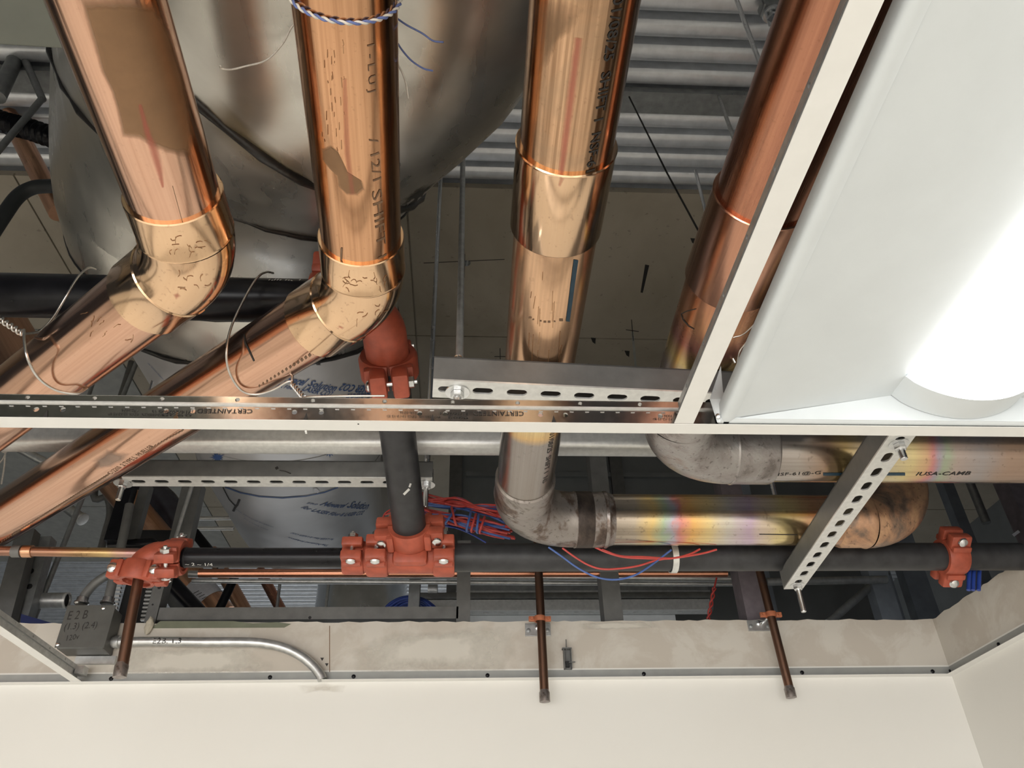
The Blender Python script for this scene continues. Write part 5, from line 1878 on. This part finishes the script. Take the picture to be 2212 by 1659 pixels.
MB().tube([a, b], 0.0105, 20).build('pipe', heat('copper_small_tint', [(0, (0.30, 0.16, 0.12)), (0.3, (0.36, 0.19, 0.12)), (0.55, (0.56, 0.40, 0.18)), (0.65, (0.46, 0.27, 0.25)), (1, (0.34, 0.19, 0.13))], 0.45, 0.28, 0.1, 0.2), t, 40)
q = PY(62, 1191, 1.62)
MB().lathe(q - X3 * 0.012, X3, [(0, 0.0118), (0.001, 0.0132), (0.02, 0.0132), (0.021, 0.0112)], 20).build('coupling', M['cu_bg'], t, 35)
MB().lathe(q - X3 * 0.033, X3, [(0, 0.013), (0.018, 0.013)], 20).build('tape_wrap', M['stud'], t, 35)

# ducts and strut far behind on the right of the middle
yF = 2.75
a, b = PY(905, 1275, yF), PY(1530, 1275, yF)
t = thing('far_round_duct', a, 'long dull round duct lying behind the wall edge, left of the twisted red wire', 'duct')
zc_ = PY(1250, 1302, yF).z
MB().tube([(a.x, yF, zc_), (b.x, yF, zc_)], 0.038, 24).build('duct_body', M['galvdk'], t, 40)
MB().box2((PY(985, 1280, yF).x, yF - 0.02, PY(1250, 1283, yF).z - 0.01), (b.x, yF + 0.02, PY(1250, 1283, yF).z + 0.006)).build('flange', M['galv'], t)
MB().box2((PY(985, 1280, yF).x, yF + 0.0, PY(1250, 1276, yF).z), (b.x, yF + 0.02, PY(1250, 1258, yF).z)).build('upper_face', M['galvdk'], t)
MB().tube([(PY(925, 1275, yF).x, yF, PY(925, 1275, yF).z), (PY(945, 1275, yF).x, yF, PY(945, 1275, yF).z)], 0.03, 20).build('end_collar', M['galv'], t, 40)
zc2 = PY(1250, 1319, 2.53).z + 0.012
a, b = PY(905, 1325, 2.55), PY(1532, 1318, 2.55)
strut('strut_channel', (a.x, 2.53, zc2 - 0.012), X3, b.x - a.x, 'pale far strut with small dark slots right behind the wall top', sl=(0.0095, 0.0042), pitch=0.0505, ph=0.02, mat='palezinc', side='galvlt')
MB().box2((PY(1010, 1325, 2.56).x, 2.573, zc2 - 0.10), (PY(1460, 1325, 2.56).x, 2.578, zc2 - 0.0125)).build('galvanized_plate', plain('whitish_sheet', (0.82, 0.85, 0.86), 0.45, 0.0, 0.05, 20))
tag(bpy.data.objects['galvanized_plate'], 'pale galvanized sheet standing just behind the wall top, under the far strut', 'steel plate')
# shiny duct far left of middle
c0_, c1_ = PY(790, 1225, 5.0), PY(770, 1360, 5.0)
t = thing('shiny_duct', c1_, 'shiny round metal duct standing behind the dark track, left of the blue cables', 'duct')
axis_ = (c0_ - c1_)
ra = (PY(884, 1290, 5.0).x - PY(684, 1290, 5.0).x) / 2
MB().tube([(PY(782, 1290, 5.0).x, 5.0, 1.4), (PY(782, 1290, 5.0).x, 5.0, ZS + 0.028)], ra * 0.97, 40).build('duct_body', M['shiny'], t, 40)
xs = PY(782, 1290, 5.0).x
MB().box((xs - ra * 0.62, 5.0 - ra * 0.765, 1.65), (0.014, 0.006, 0.6)).build('seam', M['galvlt'], t)
# blue cable coil
t = thing('cable_coil', PY(890, 1310, 2.281), 'coil of dark blue cables rising above the dark track', 'cable')
for k, (dx, h, w_) in enumerate(((0, 0, 0), (6, 4, 4), (12, 9, 8), (-4, -3, 2), (18, 14, 10))):
    pts = [(826 + dx * 0.9, 1345), (836 + dx, 1318 + h), (858 + dx * 0.6, 1299 + h), (885, 1292 + h), (915 - dx * 0.3, 1298 + h * 0.8), (938 - dx, 1318 + h), (960 - dx * 1.2, 1345)]
    MB().tube(spline([PY(p[0], p[1], 2.281 + 0.0096 * k) for p in pts], 6), 0.0048, 8).build('cable', M['navy'], t, 60)
# blue cables on the far right
t = thing('cable_drop', PY(2100, 1240, 1.603), 'blue cables dropping behind the right side wall top, below the lone orange coupling', 'cable')
for k, dx in enumerate((0, 10, 22)):
    pts = [(2098 + dx, 1200), (2094 + dx, 1230), (2092 + dx, 1275)]
    q_ = [PY(p[0], p[1], 1.603) for p in pts]
    MB().tube(spline(q_, 5), 0.0045, 8).build('cable', M['navy'], t, 60)

# ================================================================== RIGHT SIDE BACKGROUND
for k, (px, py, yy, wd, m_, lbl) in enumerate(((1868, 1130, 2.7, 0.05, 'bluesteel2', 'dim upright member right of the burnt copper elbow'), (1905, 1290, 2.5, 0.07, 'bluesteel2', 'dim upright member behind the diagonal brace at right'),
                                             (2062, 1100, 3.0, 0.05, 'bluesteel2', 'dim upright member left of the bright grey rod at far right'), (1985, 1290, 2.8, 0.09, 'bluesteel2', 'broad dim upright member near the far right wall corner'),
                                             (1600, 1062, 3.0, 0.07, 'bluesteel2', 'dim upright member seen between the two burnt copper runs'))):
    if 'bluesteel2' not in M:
        M['bluesteel2'] = plain('dim_blue_steel', (0.26, 0.29, 0.33), 0.6, 0.1, 0.15, 20)  # colour raised towards blue-grey to imitate haze over the far members
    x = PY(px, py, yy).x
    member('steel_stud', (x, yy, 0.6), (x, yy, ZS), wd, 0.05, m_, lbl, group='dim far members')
a, b = PY(2098, 1050, 2.6), PY(2134, 1130, 2.6)
mb = MB().tube([(a.x, 2.6, b.z), (a.x + 0.002, 2.6, ZS)], 0.016, 12)
tag(mb.build('grey_rod', M['galvdk'], None, 40), 'round grey rod hanging right of the burnt copper elbow at far right', 'rod')
mb = MB().tube([PY(1790, 1345, 2.50), PY(1915, 1236, 2.50)], 0.0135, 14)
tag(mb.build('diagonal_brace', M['galvdk'], None, 40), 'round diagonal brace rising to the right near the right stub', 'brace')
a = PY(2136, 1045, 2.3)
mb = MB().box2((a.x + 0.03, 2.25, 0.905), (a.x + 1.2, 2.32, ZS))
tag(mb.build('steel_column', M['purple']), 'dark purplish steel slab at the far right edge above the side wall', 'steel column')
mb = MB().box(PY(2195, 1152, 2.24), (0.028, 0.004, 0.009), (Vector((0.85, 0, 0.5)), Y3, Vector((-0.5, 0, 0.85))))
tag(mb.build('paper_tag', M['paper']), 'small pale tag at the far right edge on the purplish slab', 'tag')

# ================================================================== LEFT SIDE BACKGROUND
# bar joist bits in the upper left
t = thing('bar_joist', PY(40, 180, 1.30), 'open web steel joist with round bars at the upper left behind the grey duct', 'joist')
for (a, b, r, m_) in (((50, 92), (-5, 210), 0.020, 'galvdk'), ((46, 112), (92, 215), 0.0095, 'galvdk'), ((92, 212), (-8, 330), 0.0085, 'galvdk')):
    MB().tube([PY(a[0], a[1], 1.28), PY(b[0], b[1], 1.28)], r, 14).build('web_bar', M[m_], t, 40)
t = thing('ribbed_hose', PY(50, 270, 1.32), 'black ribbed hose crossing the joist bars at the left edge', 'hose')
pts = spline([PY(-30, 250, 1.33), PY(20, 268, 1.33), PY(60, 278, 1.33), PY(110, 295, 1.33), PY(160, 305, 1.33)], 24)
MB().tube(pts, [0.026 + 0.0035 * cos(i * 1.05) for i in range(len(pts))], 20).build('hose', M['black'], t, 60)
t = thing('black_hose', PY(40, 420, 1.2), 'smooth black hose curving down at the left edge beside the big duct', 'hose')
pts = spline([PY(150, 402, 1.20), PY(105, 402, 1.20), PY(70, 406, 1.20), PY(38, 425, 1.20), PY(5, 470, 1.20), PY(-40, 540, 1.20)], 6)
MB().tube(pts, 0.0155, 16).build('hose', plain('dark_rubber', (0.03, 0.034, 0.036), 0.6), t, 60)
mb = MB().tube([PY(20, 250, 1.46), PY(128, 460, 1.46)], 0.026, 24)
tag(mb.build('copper_line', M['cu_bg'], None, 40), 'short length of copper pipe slanting behind the hoses at the upper left edge', 'copper pipe', 'small copper lines')
mb = MB().tube([PY(-30, 640, 1.35), PY(60, 800, 1.35)], 0.05, 28)
tag(mb.build('copper_line', M['cu_bg'], None, 40), 'copper pipe glimpsed at the left edge behind the leftmost pipe and its tie wire', 'copper pipe', 'small copper lines')

# lower left behind pipe B
def tube_thing(name, pts, r, mat, label, cat, group=None, n=18):
    mb = MB().tube(pts, r, n)
    return tag(mb.build(name, M[mat], None, 40), label, cat, group)


yq = 2.55
tube_thing('steel_tube', [PY(20, 958, 2.3), PY(180, 1042, 2.3), PY(130, 1016, 2.3)][:2], 0.014, 'galv', 'slim silver tube slanting behind the second copper pipe at left', 'steel tube')
t = thing('pipe_end', PY(178, 1120, 2.4), 'silver pipe end with a pale rim below the second copper pipe', 'steel tube')
MB().tube([PY(120, 1078, 2.42), PY(176, 1120, 2.40)], 0.017, 20).build('tube', M['galv'], t, 40)
MB().tube([PY(120, 1078, 2.42), Vector((PY(120, 1078, 2.42).x - 0.02, 2.42, ZS))], 0.007, 12).build('hanger', M['galvdk'], t, 40)
MB().lathe(PY(176, 1120, 2.40), (PY(176, 1120, 2.40) - PY(120, 1078, 2.42)), [(0, 0.014), (0.001, 0.021), (0.008, 0.021), (0.009, 0.014)], 20).build('rim', M['galvlt'], t, 40)
tube_thing('grey_loop', spline([Vector((PY(200, 1040, 2.6).x, 2.6, ZS)), PY(205, 1050, 2.6), PY(232, 1075, 2.6), PY(238, 1110, 2.6), PY(228, 1150, 2.6), PY(215, 1200, 2.6)], 6), 0.013, 'stud', 'curved dark grey conduit left of the black strut at lower left', 'conduit')
o = member('black_channel', PY(280, 1050, 2.0), PY(243, 1172, 2.0), 0.034, 0.034, 'black', 'black upright channel below the far strut end at left', 'steel channel', 'channels at lower left')
tube_thing('black_bar', [PY(235, 1178, 1.98), PY(330, 1172, 1.98), PY(345, 1185, 1.98)], 0.013, 'black', 'black bar lying left of the orange elbow at lower left', 'steel bar')
member('grey_channel', PY(318, 1050, 2.05), PY(282, 1180, 2.05), 0.028, 0.03, 'stud', 'grey upright channel in front of the slanting copper pipe at lower left', 'steel channel', 'channels at lower left')
member('grey_channel', PY(420, 1050, 2.05), PY(392, 1170, 2.05), 0.055, 0.04, 'stud', 'broad grey channel rising from the orange elbow at lower left', 'steel channel', 'channels at lower left')
tube_thing('grey_rod', [PY(414, 1050, 2.0), PY(378, 1168, 2.0)], 0.006, 'galv', 'thin pale rod standing on the orange elbow at lower left', 'rod')
tube_thing('copper_line', [PY(225, 1020, 2.38), PY(385, 1215, 2.38), PY(480, 1335, 2.38)], 0.046, 'cu_bg', 'long slanting copper pipe with a white paper label, behind the orange elbow at lower left', 'copper pipe', 'small copper lines')
q0, q1 = PY(418, 1268, 2.33), PY(446, 1308, 2.33)
lb = MB().tube([PY(425, 1266, 2.38), PY(454, 1302, 2.38)], 0.0470, 24, caps=False)
tag(lb.build('paper_label', M['paper'], None, 40), 'white paper label wrapped on the slanting copper pipe at lower left', 'label')
lbo = bpy.data.objects['paper_label']
for k in range(5):
    strip_on(lb.bvh(), [(418 + k * 6, 1282 + k * 4), (430 + k * 6, 1276 + k * 4)], 1.2, 'writing_line', M['ink'], lbo, n_sub=2, across=1)
tube_thing('copper_line', [PY(455, 1190, 2.9), PY(540, 1340, 2.9)], 0.026, 'cu_bg', 'copper pipe slanting right of the labelled pipe, above the dark track', 'copper pipe', 'small copper lines')
tube_thing('copper_line', [PY(560, 1230, 3.3), PY(622, 1345, 3.3)], 0.022, 'cu_dark', 'dark copper pipe slanting left of the shiny duct, above the dark track', 'copper pipe', 'small copper lines')
tube_thing('thin_rod', [PY(606, 1250, 3.0), PY(594, 1345, 3.0)], 0.006, 'galv', 'thin grey rod crossing the dark copper pipe, left of the shiny duct', 'rod')
tube_thing('black_tube', [PY(345, 1230, 2.15), PY(452, 1345, 2.15)], 0.020, 'black', 'black tube slanting down right from under the orange elbow at lower left', 'steel tube', 'black tubes')
tube_thing('black_tube', [PY(510, 1240, 2.3), PY(460, 1345, 2.3)], 0.013, 'black', 'black tube slanting down left, crossing the copper pipe with the label', 'steel tube', 'black tubes')
tube_thing('black_tube', [PY(360, 1262, 2.25), PY(415, 1345, 2.25)], 0.026, 'stud', 'stubby dark tube left of the slanting black tube at lower left', 'steel tube', 'black tubes')
mb = MB().tube(spline([PY(290, 1050, 2.5), PY(345, 1075, 2.5), PY(375, 1115, 2.5), PY(400, 1165, 2.5)], 6), 0.045, 20)
tag(mb.build('black_bag', plain('plastic_sheet', (0.06, 0.06, 0.075), 0.25, 0, 0.4, 12, 0.4), None, 60), 'dark plastic wrapped pipe between grey channels at lower left', 'wrapped pipe')
tube_thing('steel_tube', [PY(425, 1120, 2.9), PY(500, 1119, 2.9)], 0.008, 'galvlt', 'bright short tube left of the film covered duct, upper one', 'steel tube')
tube_thing('steel_tube', [PY(428, 1142, 2.9), PY(505, 1141, 2.9)], 0.008, 'galvlt', 'bright short tube left of the film covered duct, lower one', 'steel tube')
tube_thing('black_tube', [PY(420, 1150, 2.5), PY(480, 1225, 2.5)], 0.016, 'black', 'black tube slanting behind the thinner black pipe, below the film covered duct', 'steel tube', 'black tubes')
# grille of small louvres by the junction box
t = thing('louvre_panel', PY(300, 1280, 2.3), 'dark louvred panel with bright slats behind the left copper stub', 'louvre')
MB().box2((PY(262, 1300, 2.13).x, 2.13, 0.72), (PY(338, 1300, 2.13).x, 2.15, 0.99)).build('back', M['dark'], t)
for k in range(13):
    z = PY(300, 1236 + k * 8.6, 2.115).z
    for px in (262, 330):
        a = PY(px - k * 1.6, 1236 + k * 8.6, 2.115)
        MB().box((a.x, 2.115, z), (0.016, 0.01, 0.005)).build('slat', M['galvlt'], t)
# corrugated piece, pipe end and blue steel on the far left
t = thing('pipe_end', PY(140, 1297, 2.3), 'silver pipe end left of the junction box, open end facing right', 'steel tube')
a, b = PY(50, 1298, 2.235), PY(142, 1297, 2.235)
MB().tube([a, b], 0.022, 24, caps=False).build('tube', M['galv'], t, 40)
MB().lathe(b, X3, [(0, 0.019), (0, 0.023), (0.006, 0.023), (0.006, 0.019)], 24, close=False).build('rim', M['galvlt'], t, 40)
MB().lathe(b, X3, [(-0.002, 0.019), (0.0, 0.019)], 24).build('bore', M['dark'], t, 40)
mb = MB().prism([(0, 0), (0.16, -0.045), (0.20, -0.07), (0.02, -0.07)], PY(45, 1326, 2.10), X3, Z3, Y3, 0.02)
tag(mb.build('blue_steel_plate', M['bluesteel']), 'deep blue painted steel plate behind the wall at left of the junction box', 'steel plate')
member('grey_channel', PY(62, 1150, 2.15), PY(-6, 1400, 2.15), 0.05, 0.04, 'stud', 'dark upright channel at the left edge, behind the small brown copper line', 'steel channel', 'channels at lower left')
member('grey_channel', PY(96, 1165, 2.2), PY(30, 1390, 2.2), 0.055, 0.04, 'galvdk', 'grey upright channel with dark slots at the left edge', 'steel channel', 'channels at lower left', holes=((0.35, 0.0, 0.008), (0.5, -0.008, 0.008)))
tube_thing('grey_rod', [PY(122, 1215, 2.25) + (PY(122, 1215, 2.25) - PY(70, 1345, 2.25)) * 4.6, PY(70, 1345, 2.25)], 0.008, 'galvdk', 'slim grey rod slanting up behind the small brown copper line at lower left', 'rod')
# spray foam lump by the short stud
rf = random.Random(5)
bm = bmesh.new()
bmesh.ops.create_icosphere(bm, subdivisions=3, radius=1)
c = PY(322, 1352, WB - 0.006)
mb = MB()
bm.verts.index_update()
mb.add([c + Vector((v.co.x * 0.010, v.co.y * 0.008, v.co.z * 0.022)) * (1 + 0.25 * mathutils.noise.noise(v.co * 2.2)) for v in bm.verts], [tuple(v.index for v in f.verts) for f in bm.faces])
bm.free()
tag(mb.build('mortar_lump', M['foam'], None, 60), 'ragged lump of dried mortar on the wall top beside the left copper stub', 'mortar')
